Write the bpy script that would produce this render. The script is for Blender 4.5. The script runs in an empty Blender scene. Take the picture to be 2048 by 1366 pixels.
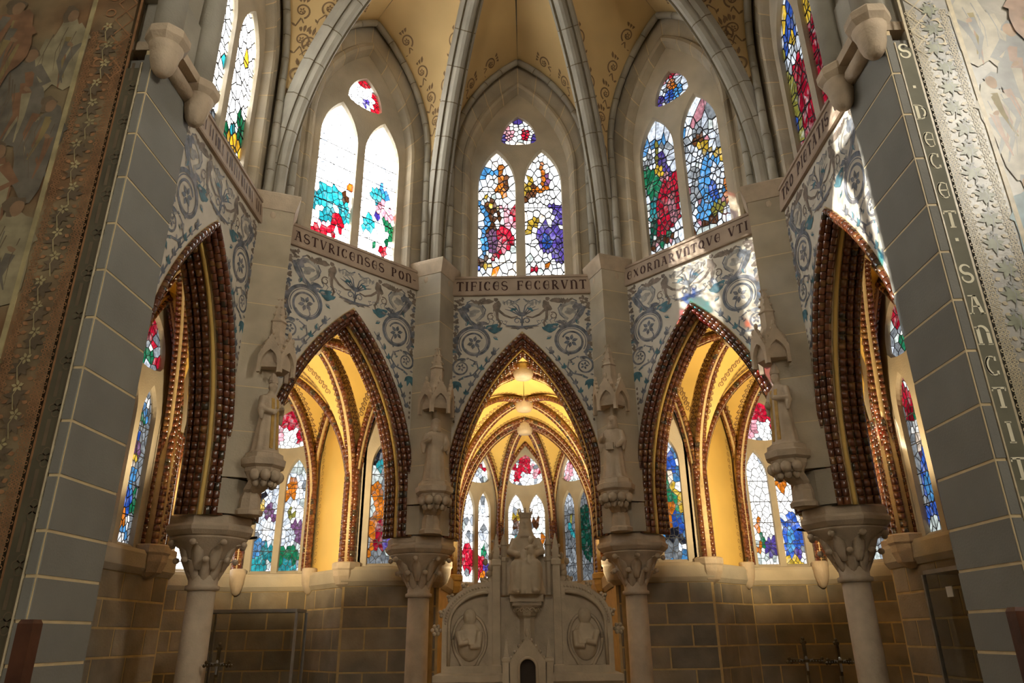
import bpy, bmesh, math, random
from math import sin, cos, pi, sqrt, radians, atan2
from mathutils import Vector, Matrix
from mathutils.geometry import tessellate_polygon
R = random.Random(7)
scn = bpy.context.scene
COL = scn.collection

# ------------------------------------------------------------------ camera
CAM = dict(x=0.0259, y=-5.1275, z=1.6998, yaw=-0.0189, pitch=0.3868, roll=-0.0121, f=1447.46)
cd = bpy.data.cameras.new('camera'); cam = bpy.data.objects.new('camera', cd); COL.objects.link(cam)
cd.sensor_width = 36; cd.lens = CAM['f'] / 2048 * 36; cd.clip_start = 0.05
_y, _p, _r = CAM['yaw'], CAM['pitch'], CAM['roll']
fw = Vector((sin(_y)*cos(_p), cos(_y)*cos(_p), sin(_p))); rt = Vector((cos(_y), -sin(_y), 0)); up = rt.cross(fw)
r2 = rt*cos(_r)+up*sin(_r); u2 = -rt*sin(_r)+up*cos(_r)
cam.matrix_world = Matrix(((r2.x, u2.x, -fw.x, CAM['x']), (r2.y, u2.y, -fw.y, CAM['y']), (r2.z, u2.z, -fw.z, CAM['z']), (0, 0, 0, 1)))
scn.camera = cam
# ------------------------------------------------------------------ world, sun, exposure
w = bpy.data.worlds.new('sky'); scn.world = w; w.use_nodes = True
bgn = w.node_tree.nodes['Background']; bgn.inputs[0].default_value = (0.72, 0.86, 1.0, 1); bgn.inputs[1].default_value = 0.45
def add_light(kind, name, loc, aim, energy, color, **kw):
    l = bpy.data.lights.new(name, kind); l.energy = energy; l.color = color
    for k, v in kw.items(): setattr(l, k, v)
    o = bpy.data.objects.new(name, l); COL.objects.link(o); o.location = loc
    o.rotation_euler = (Vector(aim)-Vector(loc)).to_track_quat('-Z', 'Y').to_euler()
    return o
add_light('SUN', 'sun', (-20, 2, 14), (-20+3.97, 2-0.44, 14-1.9), 16.0, (1.0, 0.96, 0.90), angle=0.009)
vs = scn.view_settings; vs.view_transform = 'Standard'; vs.look = 'None'; vs.gamma = 1.0; vs.use_curve_mapping = False; vs.exposure = 0.05
cy = scn.cycles
cy.max_bounces = 4; cy.diffuse_bounces = 3; cy.glossy_bounces = 2; cy.transparent_max_bounces = 8; cy.adaptive_threshold = 0.06
cy.sample_clamp_indirect = 6.0; cy.caustics_reflective = False; cy.caustics_refractive = False

# ------------------------------------------------------------------ materials
def mat(name, col, rough=0.75, var=0.18, scale=6.0, bump=0.15, bscale=40.0, coat=0.0, obj_var=0.0, spec=0.4, hue=None, metal=0.0):
    m = bpy.data.materials.new(name); m.use_nodes = True; nt = m.node_tree; n = nt.nodes; b = n['Principled BSDF']
    b.inputs['Roughness'].default_value = rough; b.inputs['Coat Weight'].default_value = coat; b.inputs['Coat Roughness'].default_value = 0.12
    b.inputs['Specular IOR Level'].default_value = spec; b.inputs['Metallic'].default_value = metal
    tc = n.new('ShaderNodeTexCoord'); no = n.new('ShaderNodeTexNoise'); no.inputs['Scale'].default_value = scale; no.inputs['Detail'].default_value = 2.5
    geo = n.new('ShaderNodeNewGeometry'); nt.links.new(geo.outputs['Position'], no.inputs['Vector'])
    ramp = n.new('ShaderNodeMapRange'); ramp.inputs[1].default_value = 0.3; ramp.inputs[2].default_value = 0.7
    ramp.inputs[3].default_value = 1-var; ramp.inputs[4].default_value = 1+var; nt.links.new(no.outputs['Fac'], ramp.inputs[0])
    val = ramp.outputs[0]
    if obj_var:
        oi = n.new('ShaderNodeObjectInfo'); mr = n.new('ShaderNodeMapRange'); mr.inputs[3].default_value = 1-obj_var; mr.inputs[4].default_value = 1+obj_var
        nt.links.new(oi.outputs['Random'], mr.inputs[0]); mu = n.new('ShaderNodeMath'); mu.operation = 'MULTIPLY'
        nt.links.new(val, mu.inputs[0]); nt.links.new(mr.outputs[0], mu.inputs[1]); val = mu.outputs[0]
    mx = n.new('ShaderNodeMix'); mx.data_type = 'RGBA'; mx.blend_type = 'MULTIPLY'; mx.inputs['Factor'].default_value = 1
    mx.inputs['A'].default_value = (*col, 1)
    if hue:
        no2 = n.new('ShaderNodeTexNoise'); no2.inputs['Detail'].default_value = 1; no2.inputs['Scale'].default_value = scale*0.45; nt.links.new(geo.outputs['Position'], no2.inputs['Vector'])
        m2 = n.new('ShaderNodeMix'); m2.data_type = 'RGBA'; m2.inputs['A'].default_value = (*col, 1); m2.inputs['B'].default_value = (*hue, 1)
        mr2 = n.new('ShaderNodeMapRange'); mr2.inputs[1].default_value = 0.4; mr2.inputs[2].default_value = 0.65
        nt.links.new(no2.outputs['Fac'], mr2.inputs[0]); nt.links.new(mr2.outputs[0], m2.inputs['Factor']); nt.links.new(m2.outputs['Result'], mx.inputs['A'])
    cc = n.new('ShaderNodeCombineColor')
    for i in range(3): nt.links.new(val, cc.inputs[i])
    nt.links.new(cc.outputs[0], mx.inputs['B']); nt.links.new(mx.outputs['Result'], b.inputs['Base Color'])
    if bump:
        nb = n.new('ShaderNodeTexNoise'); nb.inputs['Scale'].default_value = bscale; nb.inputs['Detail'].default_value = 2; nt.links.new(geo.outputs['Position'], nb.inputs['Vector'])
        bp = n.new('ShaderNodeBump'); bp.inputs['Strength'].default_value = bump; bp.inputs['Distance'].default_value = 0.01
        nt.links.new(nb.outputs['Fac'], bp.inputs['Height']); nt.links.new(bp.outputs[0], b.inputs['Normal'])
    return m
def tile_mat(name, stops, rough=0.18):
    m = mat(name, (0.2, 0.07, 0.03), rough, 0.25, 18, 0.06, 60, coat=0.5, spec=0.5)
    nt = m.node_tree; n = nt.nodes; mx = [x for x in n if x.type == 'MIX'][0]
    oi = n.new('ShaderNodeObjectInfo'); geo = [x for x in n if x.type == 'NEW_GEOMETRY'][0]
    vo = n.new('ShaderNodeTexWhiteNoise'); vo.noise_dimensions = '3D'
    sn = n.new('ShaderNodeVectorMath'); sn.operation = 'SNAP'; sn.inputs[1].default_value = (0.066,)*3; nt.links.new(geo.outputs['Position'], sn.inputs[0]); nt.links.new(sn.outputs[0], vo.inputs['Vector'])
    ad = n.new('ShaderNodeMath'); ad.operation = 'FRACT'; a2 = n.new('ShaderNodeMath'); a2.operation = 'ADD'
    nt.links.new(vo.outputs['Value'], a2.inputs[0]); nt.links.new(oi.outputs['Random'], a2.inputs[1]); nt.links.new(a2.outputs[0], ad.inputs[0])
    cr = n.new('ShaderNodeValToRGB'); cr.color_ramp.interpolation = 'CONSTANT'
    while len(cr.color_ramp.elements) < len(stops): cr.color_ramp.elements.new(0.5)
    for e, (p, c) in zip(cr.color_ramp.elements, stops): e.position = p; e.color = (*c, 1)
    nt.links.new(ad.outputs[0], cr.inputs[0]); nt.links.new(cr.outputs[0], mx.inputs['A'])
    return m
def glass_mat(clear=True):
    m = bpy.data.materials.new('stained_glass' if clear else 'glowing_stained_glass'); m.use_nodes = True; nt = m.node_tree; n = nt.nodes; n.remove(n['Principled BSDF'])
    oi = n.new('ShaderNodeObjectInfo'); geo = n.new('ShaderNodeNewGeometry')
    no = n.new('ShaderNodeTexNoise'); no.inputs['Scale'].default_value = 22; no.inputs['Detail'].default_value = 4; nt.links.new(geo.outputs['Position'], no.inputs['Vector'])
    mr = n.new('ShaderNodeMapRange'); mr.inputs[1].default_value = 0.32; mr.inputs[2].default_value = 0.68; mr.inputs[3].default_value = 0.45; mr.inputs[4].default_value = 1.3
    nt.links.new(no.outputs['Fac'], mr.inputs[0])
    mu = n.new('ShaderNodeMath'); mu.operation = 'MULTIPLY'; nt.links.new(mr.outputs[0], mu.inputs[0]); nt.links.new(oi.outputs['Alpha'], mu.inputs[1])
    n2 = n.new('ShaderNodeTexNoise'); n2.inputs['Scale'].default_value = 9; n2.inputs['Detail'].default_value = 3; n2.inputs['Distortion'].default_value = 1.2; nt.links.new(geo.outputs['Position'], n2.inputs['Vector'])
    m2 = n.new('ShaderNodeMapRange'); m2.inputs[1].default_value = 0.52; m2.inputs[2].default_value = 0.75; m2.inputs[3].default_value = 0.0; m2.inputs[4].default_value = 0.55; nt.links.new(n2.outputs['Fac'], m2.inputs[0])
    hi = n.new('ShaderNodeMix'); hi.data_type = 'RGBA'; hi.inputs['B'].default_value = (0.85, 0.85, 0.82, 1); nt.links.new(m2.outputs[0], hi.inputs['Factor']); nt.links.new(oi.outputs['Color'], hi.inputs['A'])
    em = n.new('ShaderNodeEmission'); nt.links.new(hi.outputs['Result'], em.inputs[0]); nt.links.new(mu.outputs[0], em.inputs[1])  # panes glow by themselves, standing in for daylight through the glass
    if not clear: nt.links.new(em.outputs[0], n['Material Output'].inputs[0]); return m
    tr = n.new('ShaderNodeBsdfTransparent'); sc = n.new('ShaderNodeMix'); sc.data_type = 'RGBA'; sc.blend_type = 'MULTIPLY'; sc.inputs['Factor'].default_value = 1
    sc.inputs['B'].default_value = (0.85, 0.85, 0.85, 1); nt.links.new(oi.outputs['Color'], sc.inputs['A']); nt.links.new(sc.outputs['Result'], tr.inputs[0])
    ad = n.new('ShaderNodeAddShader'); nt.links.new(em.outputs[0], ad.inputs[0]); nt.links.new(tr.outputs[0], ad.inputs[1])
    nt.links.new(ad.outputs[0], n['Material Output'].inputs[0]); return m
MT = dict(
 stone=mat('warm_limestone', (0.47, 0.39, 0.275), 0.8, 0.14, 3.5, 0.25, 60, obj_var=0.1, hue=(0.43, 0.375, 0.29)),
 rib=mat('grey_limestone', (0.38, 0.35, 0.285), 0.7, 0.12, 4, 0.2, 60, obj_var=0.08),
 carved=mat('carved_limestone', (0.52, 0.41, 0.29), 0.75, 0.14, 8, 0.3, 70),
 marble=mat('pale_marble', (0.52, 0.41, 0.28), 0.6, 0.12, 9, 0.2, 60),
 pier=mat('grey_ashlar', (0.22, 0.21, 0.185), 0.75, 0.08, 3, 0.15, 80, obj_var=0.06),
 ashlar=mat('brown_ashlar', (0.27, 0.215, 0.145), 0.85, 0.22, 4, 0.35, 45, obj_var=0.22, hue=(0.24, 0.21, 0.165)),
 mortar=mat('ochre_mortar', (0.52, 0.37, 0.17), 0.8, 0.15, 10, 0.1),
 gilt=mat('gilded_joint', (0.66, 0.52, 0.30), 0.5, 0.1, 10, 0),
 joint=mat('dark_joint', (0.16, 0.125, 0.07), 0.6, 0.2, 20, 0),
 plaster=mat('white_plaster', (0.64, 0.58, 0.48), 0.7, 0.07, 5, 0.05),
 cream=mat('cream_vault_plaster', (0.70, 0.50, 0.235), 0.7, 0.1, 1.5, 0.05),
 yellow=mat('yellow_plaster', (0.74, 0.49, 0.13), 0.55, 0.08, 2, 0.05),
 ornament=mat('brown_stencil_paint', (0.22, 0.12, 0.05), 0.7, 0.1),
 ornament2=mat('umber_stencil_paint', (0.26, 0.165, 0.085), 0.7, 0.1),
 band=mat('inscription_stone', (0.40, 0.30, 0.22), 0.75, 0.12, 5, 0.1),
 letter=mat('dark_red_letter_paint', (0.055, 0.02, 0.014), 0.7, 0.1),
 cletter=mat('cream_letter_paint', (0.9, 0.83, 0.62), 0.6, 0.1),
 blue=mat('slate_blue_paint', (0.13, 0.145, 0.175), 0.65, 0.5, 16, hue=(0.20, 0.19, 0.20)),
 teal=mat('teal_paint', (0.06, 0.16, 0.20), 0.65, 0.4, 16),
 umber=mat('umber_paint', (0.20, 0.155, 0.12), 0.65, 0.4, 14),
 grey=mat('grey_wash_paint', (0.34, 0.32, 0.29), 0.65, 0.35, 14),
 sand=mat('sand_wash_paint', (0.50, 0.43, 0.34), 0.65, 0.2, 14),
 tile=tile_mat('brown_glazed_tile', [(0, (0.13, 0.036, 0.014)), (0.4, (0.10, 0.028, 0.012)), (0.62, (0.17, 0.055, 0.02)), (0.84, (0.22, 0.10, 0.03)), (0.94, (0.05, 0.035, 0.02))]),
 tile_back=mat('tile_mortar', (0.56, 0.40, 0.19), 0.6, 0.12, 20, 0.05),
 lead=mat('lead_came', (0.03, 0.03, 0.035), 0.6, 0.1, 20, 0),
 glass=glass_mat(), glow_glass=glass_mat(False),
 olive=mat('olive_painted_margin', (0.17, 0.16, 0.11), 0.6, 0.15, 5, 0.05, spec=0.3),
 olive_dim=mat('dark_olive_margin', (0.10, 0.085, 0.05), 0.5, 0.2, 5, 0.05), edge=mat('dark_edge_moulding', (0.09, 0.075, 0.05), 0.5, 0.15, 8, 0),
 lace=mat('cream_lace_paint', (0.62, 0.52, 0.34), 0.35, 0.15, 20, 0, spec=0.7),
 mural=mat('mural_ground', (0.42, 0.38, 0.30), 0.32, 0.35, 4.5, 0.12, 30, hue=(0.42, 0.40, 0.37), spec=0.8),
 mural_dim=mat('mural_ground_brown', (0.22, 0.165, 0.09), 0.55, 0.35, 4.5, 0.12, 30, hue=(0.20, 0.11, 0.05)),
 rust=mat('rust_lace_paint', (0.34, 0.17, 0.075), 0.6, 0.25, 20, 0),
 pA=mat('mural_cream_robe', (0.52, 0.47, 0.36), 0.35, 0.25, 9, 0.05, spec=0.7), pB=mat('mural_rose_robe', (0.42, 0.27, 0.19), 0.35, 0.25, 9, 0.05, spec=0.7),
 pC=mat('mural_grey_robe', (0.30, 0.30, 0.29), 0.35, 0.25, 9, 0.05, spec=0.7), pD=mat('mural_sage_leaf', (0.28, 0.29, 0.20), 0.35, 0.3, 12, 0.05, spec=0.7),
 pE=mat('mural_flesh', (0.55, 0.40, 0.29), 0.4, 0.15, 9, 0.05), pF=mat('mural_blue_robe', (0.25, 0.36, 0.40), 0.35, 0.25, 9, 0.05, spec=0.7),
 pG=mat('mural_ochre_robe', (0.40, 0.33, 0.17), 0.4, 0.25, 9, 0.05), pH=mat('mural_dark_line', (0.14, 0.10, 0.06), 0.5, 0.2),
 dA=mat('dim_cream_robe', (0.30, 0.255, 0.155), 0.55, 0.3, 9, 0.05), dB=mat('dim_rose_robe', (0.22, 0.115, 0.06), 0.55, 0.3, 9, 0.05), dC=mat('dim_grey_robe', (0.15, 0.13, 0.10), 0.55, 0.3, 9, 0.05), dE=mat('dim_flesh', (0.26, 0.16, 0.09), 0.55, 0.2, 9, 0.05), dG=mat('dim_ochre_robe', (0.24, 0.18, 0.075), 0.55, 0.3, 9, 0.05),  # shaded copies of the mural robes: dim light put into the colour
 wood=mat('dark_walnut', (0.085, 0.03, 0.015), 0.4, 0.3, 12, 0.1), iron=mat('black_iron', (0.03, 0.027, 0.025), 0.35, 0.2, 20, 0.1, metal=0.6),
 bronze=mat('tarnished_bronze', (0.12, 0.085, 0.04), 0.35, 0.3, 20, 0.1, metal=0.8),
 ochre=mat('ochre_embroidery', (0.50, 0.30, 0.07), 0.6, 0.2, 20, 0.1), dark=mat('niche_shade', (0.05, 0.035, 0.025), 0.8, 0.1),
 floor=mat('floor_stone', (0.30, 0.25, 0.19), 0.4, 0.2, 3, 0.1), nave=mat('nave_plaster', (0.42, 0.38, 0.30), 0.8, 0.1, 2, 0.1),
 steel=mat('case_frame_steel', (0.45, 0.44, 0.42), 0.3, 0.1, 20, 0, metal=0.8),
)
cg = bpy.data.materials.new('clear_case_glass'); cg.use_nodes = True
_n = cg.node_tree.nodes; _n.remove(_n['Principled BSDF']); _t = _n.new('ShaderNodeBsdfTransparent'); _t.inputs[0].default_value = (0.86, 0.87, 0.87, 1)
_g = _n.new('ShaderNodeBsdfGlossy'); _g.inputs['Roughness'].default_value = 0.03; _m = _n.new('ShaderNodeMixShader'); _lw = _n.new('ShaderNodeLayerWeight'); _lw.inputs[0].default_value = 0.3; _pw = _n.new('ShaderNodeMath'); _pw.operation = 'POWER'; _pw.inputs[1].default_value = 4; cg.node_tree.links.new(_lw.outputs['Facing'], _pw.inputs[0]); _fr = _n.new('ShaderNodeMath'); _fr.operation = 'MULTIPLY_ADD'; _fr.inputs[1].default_value = .5; _fr.inputs[2].default_value = .05; cg.node_tree.links.new(_pw.outputs[0], _fr.inputs[0])
for a_, b_ in ((_fr.outputs[0], _m.inputs[0]), (_t.outputs[0], _m.inputs[1]), (_g.outputs[0], _m.inputs[2]), (_m.outputs[0], _n['Material Output'].inputs[0])): cg.node_tree.links.new(a_, b_)
MT['case_glass'] = cg

# ------------------------------------------------------------------ mesh helpers
class MB:
    def __init__(s): s.v = []; s.f = []
    def add(s, v, f):
        o = len(s.v); s.v += [tuple(p) for p in v]; s.f += [tuple(i+o for i in q) for q in f]; return s
    def box(s, x0, x1, y0, y1, z0, z1):
        return s.add([(x, y, z) for z in (z0, z1) for y in (y0, y1) for x in (x0, x1)], [(0, 2, 3, 1), (4, 5, 7, 6), (0, 1, 5, 4), (2, 6, 7, 3), (0, 4, 6, 2), (1, 3, 7, 5)])
    def loft(s, rings, closed=True, cap=True):
        n = len(rings[0]); f = []
        for i in range(len(rings)-1):
            for j in range(n if closed else n-1):
                k = (j+1) % n; f.append((i*n+j, i*n+k, (i+1)*n+k, (i+1)*n+j))
        if cap and closed: f.append(tuple(reversed(range(n)))); f.append(tuple((len(rings)-1)*n+j for j in range(n)))
        return s.add([p for r in rings for p in r], f)
    def lathe(s, prof, n=16, c=(0, 0, 0), sx=1, sy=1, ph=0.0):
        return s.loft([[(c[0]+r*sx*cos(2*pi*j/n+ph), c[1]+r*sy*sin(2*pi*j/n+ph), c[2]+z) for j in range(n)] for r, z in prof])
    def ell(s, c, rx, ry, rz, n=12, m=8):
        return s.loft([[(c[0]+rx*sin(pi*(i+.02)/(m+.04))*cos(2*pi*j/n), c[1]+ry*sin(pi*(i+.02)/(m+.04))*sin(2*pi*j/n), c[2]-rz*cos(pi*(i+.02)/(m+.04))) for j in range(n)] for i in range(m+1)])
    def tube(s, path, rad, n=8, cap=True):
        path = [Vector(p) for p in path]; rings = []; ref = None
        for i, p in enumerate(path):
            t = (path[min(i+1, len(path)-1)]-path[max(i-1, 0)]).normalized()
            if ref is None: ref = t.orthogonal().normalized()
            ref = (ref-t*ref.dot(t)).normalized(); b = t.cross(ref); r = rad[i] if isinstance(rad, (list, tuple)) else rad
            rings.append([p+ref*r*cos(2*pi*j/n)+b*r*sin(2*pi*j/n) for j in range(n)])
        return s.loft(rings, True, cap)
    def slab(s, loops, d0, d1, fn=lambda a, z, d: (a, d, z)):
        """2-D outline plus holes (s,z), extruded along depth"""
        pts = [p for l in loops for p in l]; n = len(pts)
        tri = tessellate_polygon([[Vector((p[0], p[1], 0)) for p in l] for l in loops])
        f = [tuple(t) for t in tri]+[tuple(i+n for i in reversed(t)) for t in tri]; o = 0
        for l in loops:
            for i in range(len(l)):
                j = (i+1) % len(l); f.append((o+i, o+j, o+j+n, o+i+n))
            o += len(l)
        return s.add([fn(p[0], p[1], d0) for p in pts]+[fn(p[0], p[1], d1) for p in pts], f)
    def mesh(s, name, material, smooth=False, fix=True):
        me = bpy.data.meshes.new(name); me.from_pydata(s.v, [], s.f)
        if fix:
            bm = bmesh.new(); bm.from_mesh(me); bmesh.ops.recalc_face_normals(bm, faces=bm.faces); bm.to_mesh(me); bm.free()
        me.materials.append(material)
        if smooth: me.polygons.foreach_set('use_smooth', [True]*len(me.polygons))
        me.update(); return me
    def build(s, name, material, parent=None, smooth=False, fix=True):
        return link(name, s.mesh(name, MT[material] if isinstance(material, str) else material, smooth, fix), parent)
def link(name, data, parent=None, loc=None, rotz=None):
    o = bpy.data.objects.new(name, data); COL.objects.link(o)
    if parent is not None: o.parent = parent
    if loc is not None: o.location = loc
    if rotz is not None: o.rotation_euler = (0, 0, rotz)
    return o
def tag(o, label, cat, group=None, kind=None):
    o['label'] = label; o['category'] = cat
    if group: o['group'] = group
    if kind: o['kind'] = kind
    return o
def thing(name, label, cat, loc=(0, 0, 0), rotz=0, group=None, kind=None):
    return tag(link(name, None, None, loc, rotz), label, cat, group, kind)
def copy_tree(o, parent=None):
    c = o.copy(); COL.objects.link(c); c.parent = parent
    for ch in list(o.children): copy_tree(ch, c)
    return c

# pointed arch: half width L, springing zs, apex zt; o = concentric inward offset
class Arch:
    def __init__(s, L, zs, zt, o=0.0, z0=0.0):
        H = zt-zs; s.c = (L*L+H*H)/(2*L); s.s0 = -L+s.c; s.Rr = s.c-o; s.zs = zs; s.z0 = z0; s.L = L-o
        s.ang = math.acos(max(-1, min(1, -s.s0/s.Rr))); s.v = zs-z0; s.arc = s.Rr*(pi-s.ang); s.len = s.v+s.arc
    def at(s, l):          # l in [0,len] up the left leg, returns s,z,tangent
        if l <= s.v: return -s.L, s.z0+l, (0, 1)
        a = pi-(l-s.v)/s.Rr
        return s.s0+s.Rr*cos(a), s.zs+s.Rr*sin(a), (sin(a), -cos(a))
    def pts(s, n):
        out = [(-s.L, s.z0)] if s.v > 1e-6 else []
        return out+[s.at(s.v+s.arc*i/n)[:2] for i in range(n+1)]
    def full(s, n):
        p = s.pts(n); return p+[(-a, z) for a, z in reversed(p[:-1])]

# ------------------------------------------------------------------ painted strokes and lettering (flat print)
LAY = [0]
def stroke(mb, pts, w0, w1, fn):
    LAY[0] += 1
    n = len(pts); v = []
    for i, (x, z) in enumerate(pts):
        a = pts[max(i-1, 0)]; b = pts[min(i+1, n-1)]; dx, dz = b[0]-a[0], b[1]-a[1]; l = sqrt(dx*dx+dz*dz) or 1
        t = i/(n-1); wd = (w0*(1-t)+w1*t)/2
        v += [fn(x-dz/l*wd, z+dx/l*wd), fn(x+dz/l*wd, z-dx/l*wd)]
    mb.add(v, [(2*i, 2*i+1, 2*i+3, 2*i+2) for i in range(n-1)])
def spiral(cx, cz, r0, r1, a0, turns, n=40):
    return [(cx+(r0+(r1-r0)*i/n)*cos(a0+2*pi*turns*i/n), cz+(r0+(r1-r0)*i/n)*sin(a0+2*pi*turns*i/n)) for i in range(n+1)]
def blob(mb, cx, cz, rx, rz, fn, ang=0.0, rough=0.15, n=18, seed=0):
    LAY[0] += 1
    rr = random.Random(seed); ph = [rr.uniform(0, 6.28) for _ in range(3)]; v = []
    for j in range(n):
        a = 2*pi*j/n; k = 1+rough*(sin(2*a+ph[0])*.5+sin(3*a+ph[1])*.6+sin(5*a+ph[2])*.5)
        x, z = rx*k*cos(a), rz*k*sin(a); v.append(fn(cx+x*cos(ang)-z*sin(ang), cz+x*sin(ang)+z*cos(ang)))
    mb.add(v, [tuple(range(n))])
def leaf(mb, x, z, ang, L, W, fn):
    LAY[0] += 1
    p = [(0, 0), (.25, .8), (.55, 1), (1, 0), (.55, -1), (.25, -.8)]
    mb.add([fn(x+a*L*cos(ang)-b*W*sin(ang), z+a*L*sin(ang)+b*W*cos(ang)) for a, b in p], [tuple(range(6))])
def flower(mb, x, z, r, n, fn, ph=0.0):
    for k in range(n): leaf(mb, x+r*.15*cos(2*pi*k/n+ph), z+r*.15*sin(2*pi*k/n+ph), 2*pi*k/n+ph, r*.85, r*.24, fn)
TH, TN = .17, .07
GL = {  # Lombardic capitals: ('l', x0,y0,x1,y1,w) straight, ('a', cx,cy,rx,ry,a0,a1,w0,w1) arc in degrees
 'A': (.72, [('l', .12, 0, .3, .9, TN), ('l', .62, 0, .4, 1, TH), ('l', .2, .4, .55, .4, TN), ('l', .1, .97, .5, .97, TN), ('l', 0, .03, .22, .03, TN), ('l', .5, .03, .74, .03, TN)]),
 'S': (.6, [('a', .3, .73, .24, .24, 20, 270, TN, TH), ('a', .3, .26, .25, .24, -200, 90, TN, TH)]),
 'T': (.66, [('l', .33, .05, .33, .95, TH), ('l', .02, .95, .64, .95, TN*1.5), ('l', .02, .8, .05, .97, TN), ('l', .61, .8, .64, .97, TN), ('l', .18, .03, .48, .03, TN)]),
 'V': (.7, [('l', .1, .97, .33, .03, TH), ('l', .62, .97, .36, .03, TN), ('l', 0, .97, .25, .97, TN), ('l', .5, .97, .72, .97, TN)]),
 'R': (.7, [('l', .14, .03, .14, .97, TH), ('a', .2, .73, .3, .24, -95, 95, TN, TN*2), ('l', .3, .48, .6, .03, TH), ('l', 0, .97, .25, .97, TN), ('l', .02, .03, .28, .03, TN), ('l', .5, .03, .7, .03, TN)]),
 'I': (.3, [('l', .15, .03, .15, .97, TH), ('l', 0, .97, .3, .97, TN), ('l', 0, .03, .3, .03, TN)]),
 'C': (.66, [('a', .36, .5, .3, .46, 60, 300, TN, TN), ('a', .36, .5, .26, .44, 110, 250, TH, TH), ('l', .53, .72, .53, .95, TN*1.5), ('l', .53, .06, .53, .25, TN*1.5)]),
 'E': (.66, [('a', .36, .5, .3, .46, 60, 300, TN, TN), ('a', .36, .5, .26, .44, 110, 250, TH, TH), ('l', .2, .5, .6, .5, TN), ('l', .56, .12, .56, .92, TN*.8)]),
 'N': (.7, [('l', .14, .03, .14, .85, TH), ('a', .32, .62, .26, .34, 0, 150, TH, TN), ('l', .58, .03, .58, .65, TH), ('l', 0, .9, .2, .9, TN), ('l', 0, .03, .28, .03, TN), ('l', .46, .03, .7, .03, TN)]),
 'P': (.66, [('l', .16, .03, .16, .97, TH), ('a', .22, .7, .34, .27, -95, 95, TN, TN), ('a', .24, .7, .28, .22, -50, 50, TH, TH), ('l', .02, .97, .28, .97, TN), ('l', .02, .03, .32, .03, TN)]),
 'O': (.7, [('a', .35, .5, .3, .46, 0, 360, TN, TN), ('a', .35, .5, .25, .42, 110, 250, TH, TH), ('a', .35, .5, .25, .42, -70, 70, TH, TH)]),
 'D': (.72, [('l', .16, .03, .16, .97, TH), ('a', .2, .5, .44, .46, -90, 90, TN, TN), ('a', .2, .5, .38, .4, -50, 50, TH, TH), ('l', .02, .97, .25, .97, TN), ('l', .02, .03, .25, .03, TN)]),
 'F': (.62, [('l', .16, .03, .16, .97, TH), ('l', .05, .96, .58, .96, TN*1.4), ('l', .16, .52, .5, .52, TN), ('l', .56, .75, .58, .97, TN), ('l', .48, .42, .48, .62, TN), ('l', .02, .03, .32, .03, TN)]),
 'X': (.7, [('l', .1, .97, .58, .03, TH), ('l', .6, .97, .1, .03, TN), ('l', .2, .5, .5, .5, TN)]),
 'Q': (.72, [('a', .35, .52, .3, .44, 0, 360, TN, TN), ('a', .35, .52, .25, .4, 110, 250, TH, TH), ('a', .35, .52, .25, .4, -70, 70, TH, TH), ('l', .38, .16, .7, -.06, TN*1.5)]),
 '-': (.4, [('l', .02, .45, .36, .45, TN*1.4)]), '.': (.3, [('l', .15, .4, .15, .58, .16)]), ' ': (.5, []),
}
def text_width(t, h, gap): return sum(GL[c][0]*h+gap for c in t)-gap
def text(mb, t, x, z, h, gap, fn):
    for ch in t:
        wd, prims = GL[ch]
        for p in prims:
            if p[0] == 'l': pts = [(x+p[1]*h, z+p[2]*h), (x+p[3]*h, z+p[4]*h)]; a, b = p[5]*h, p[5]*h
            else:
                pts = [(x+(p[1]+p[3]*cos(radians(p[5]+(p[6]-p[5])*i/14)))*h, z+(p[2]+p[4]*sin(radians(p[5]+(p[6]-p[5])*i/14)))*h) for i in range(15)]; a, b = p[7]*h, p[8]*h
            stroke(mb, pts, a, b, fn)
        x += wd*h+gap

# ------------------------------------------------------------------ shared pieces
def tile_mesh(L, r, name='glazed_tile', sides=8):
    mb = MB(); e = min(.003, L*.12)
    mb.loft([[(x, q*cos(2*pi*j/sides), q*sin(2*pi*j/sides)) for j in range(sides)] for x, q in ((-L/2, r*.95), (-L/2+e, r), (L/2-e, r), (L/2, r*.95))])
    return mb.mesh(name, MT['tile'], True)
def block_mesh(w_, d, h, material, name='stone', bev=.006):
    mb = MB(); x, z = w_/2, h/2
    mb.loft([[(-x+bev, 0, -z+bev), (x-bev, 0, -z+bev), (x-bev, 0, z-bev), (-x+bev, 0, z-bev)], [(-x, bev, -z), (x, bev, -z), (x, bev, z), (-x, bev, z)], [(-x, d, -z), (x, d, -z), (x, d, z), (-x, d, z)]])
    return mb.mesh(name, MT[material])
def ashlar(parent, x0, x1, z0, z1, rowh, blockw, material='ashlar', gap=.014, seed=1, y=0.0, depth=.06, zedges=None):
    """courses of single stones standing proud of the mortar bed"""
    rows = zedges or [z0+(z1-z0)*i/max(1, round((z1-z0)/rowh)) for i in range(max(1, round((z1-z0)/rowh))+1)]
    W = x1-x0; n = max(1, round(W/blockw)); cache = {}
    for i in range(len(rows)-1):
        h = rows[i+1]-rows[i]; bw = W/n
        edges = [x0+bw*k for k in range(n+1)] if i % 2 == 0 or n == 1 else [x0]+[x0+bw*(k+.5) for k in range(n)]+[x1]
        for a, b in zip(edges, edges[1:]):
            key = (round(b-a, 3), round(h, 3))
            if key not in cache: cache[key] = block_mesh(b-a-gap, depth, h-gap, material)
            link('stone', cache[key], parent, ((a+b)/2, y, (rows[i]+rows[i+1])/2))

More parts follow.
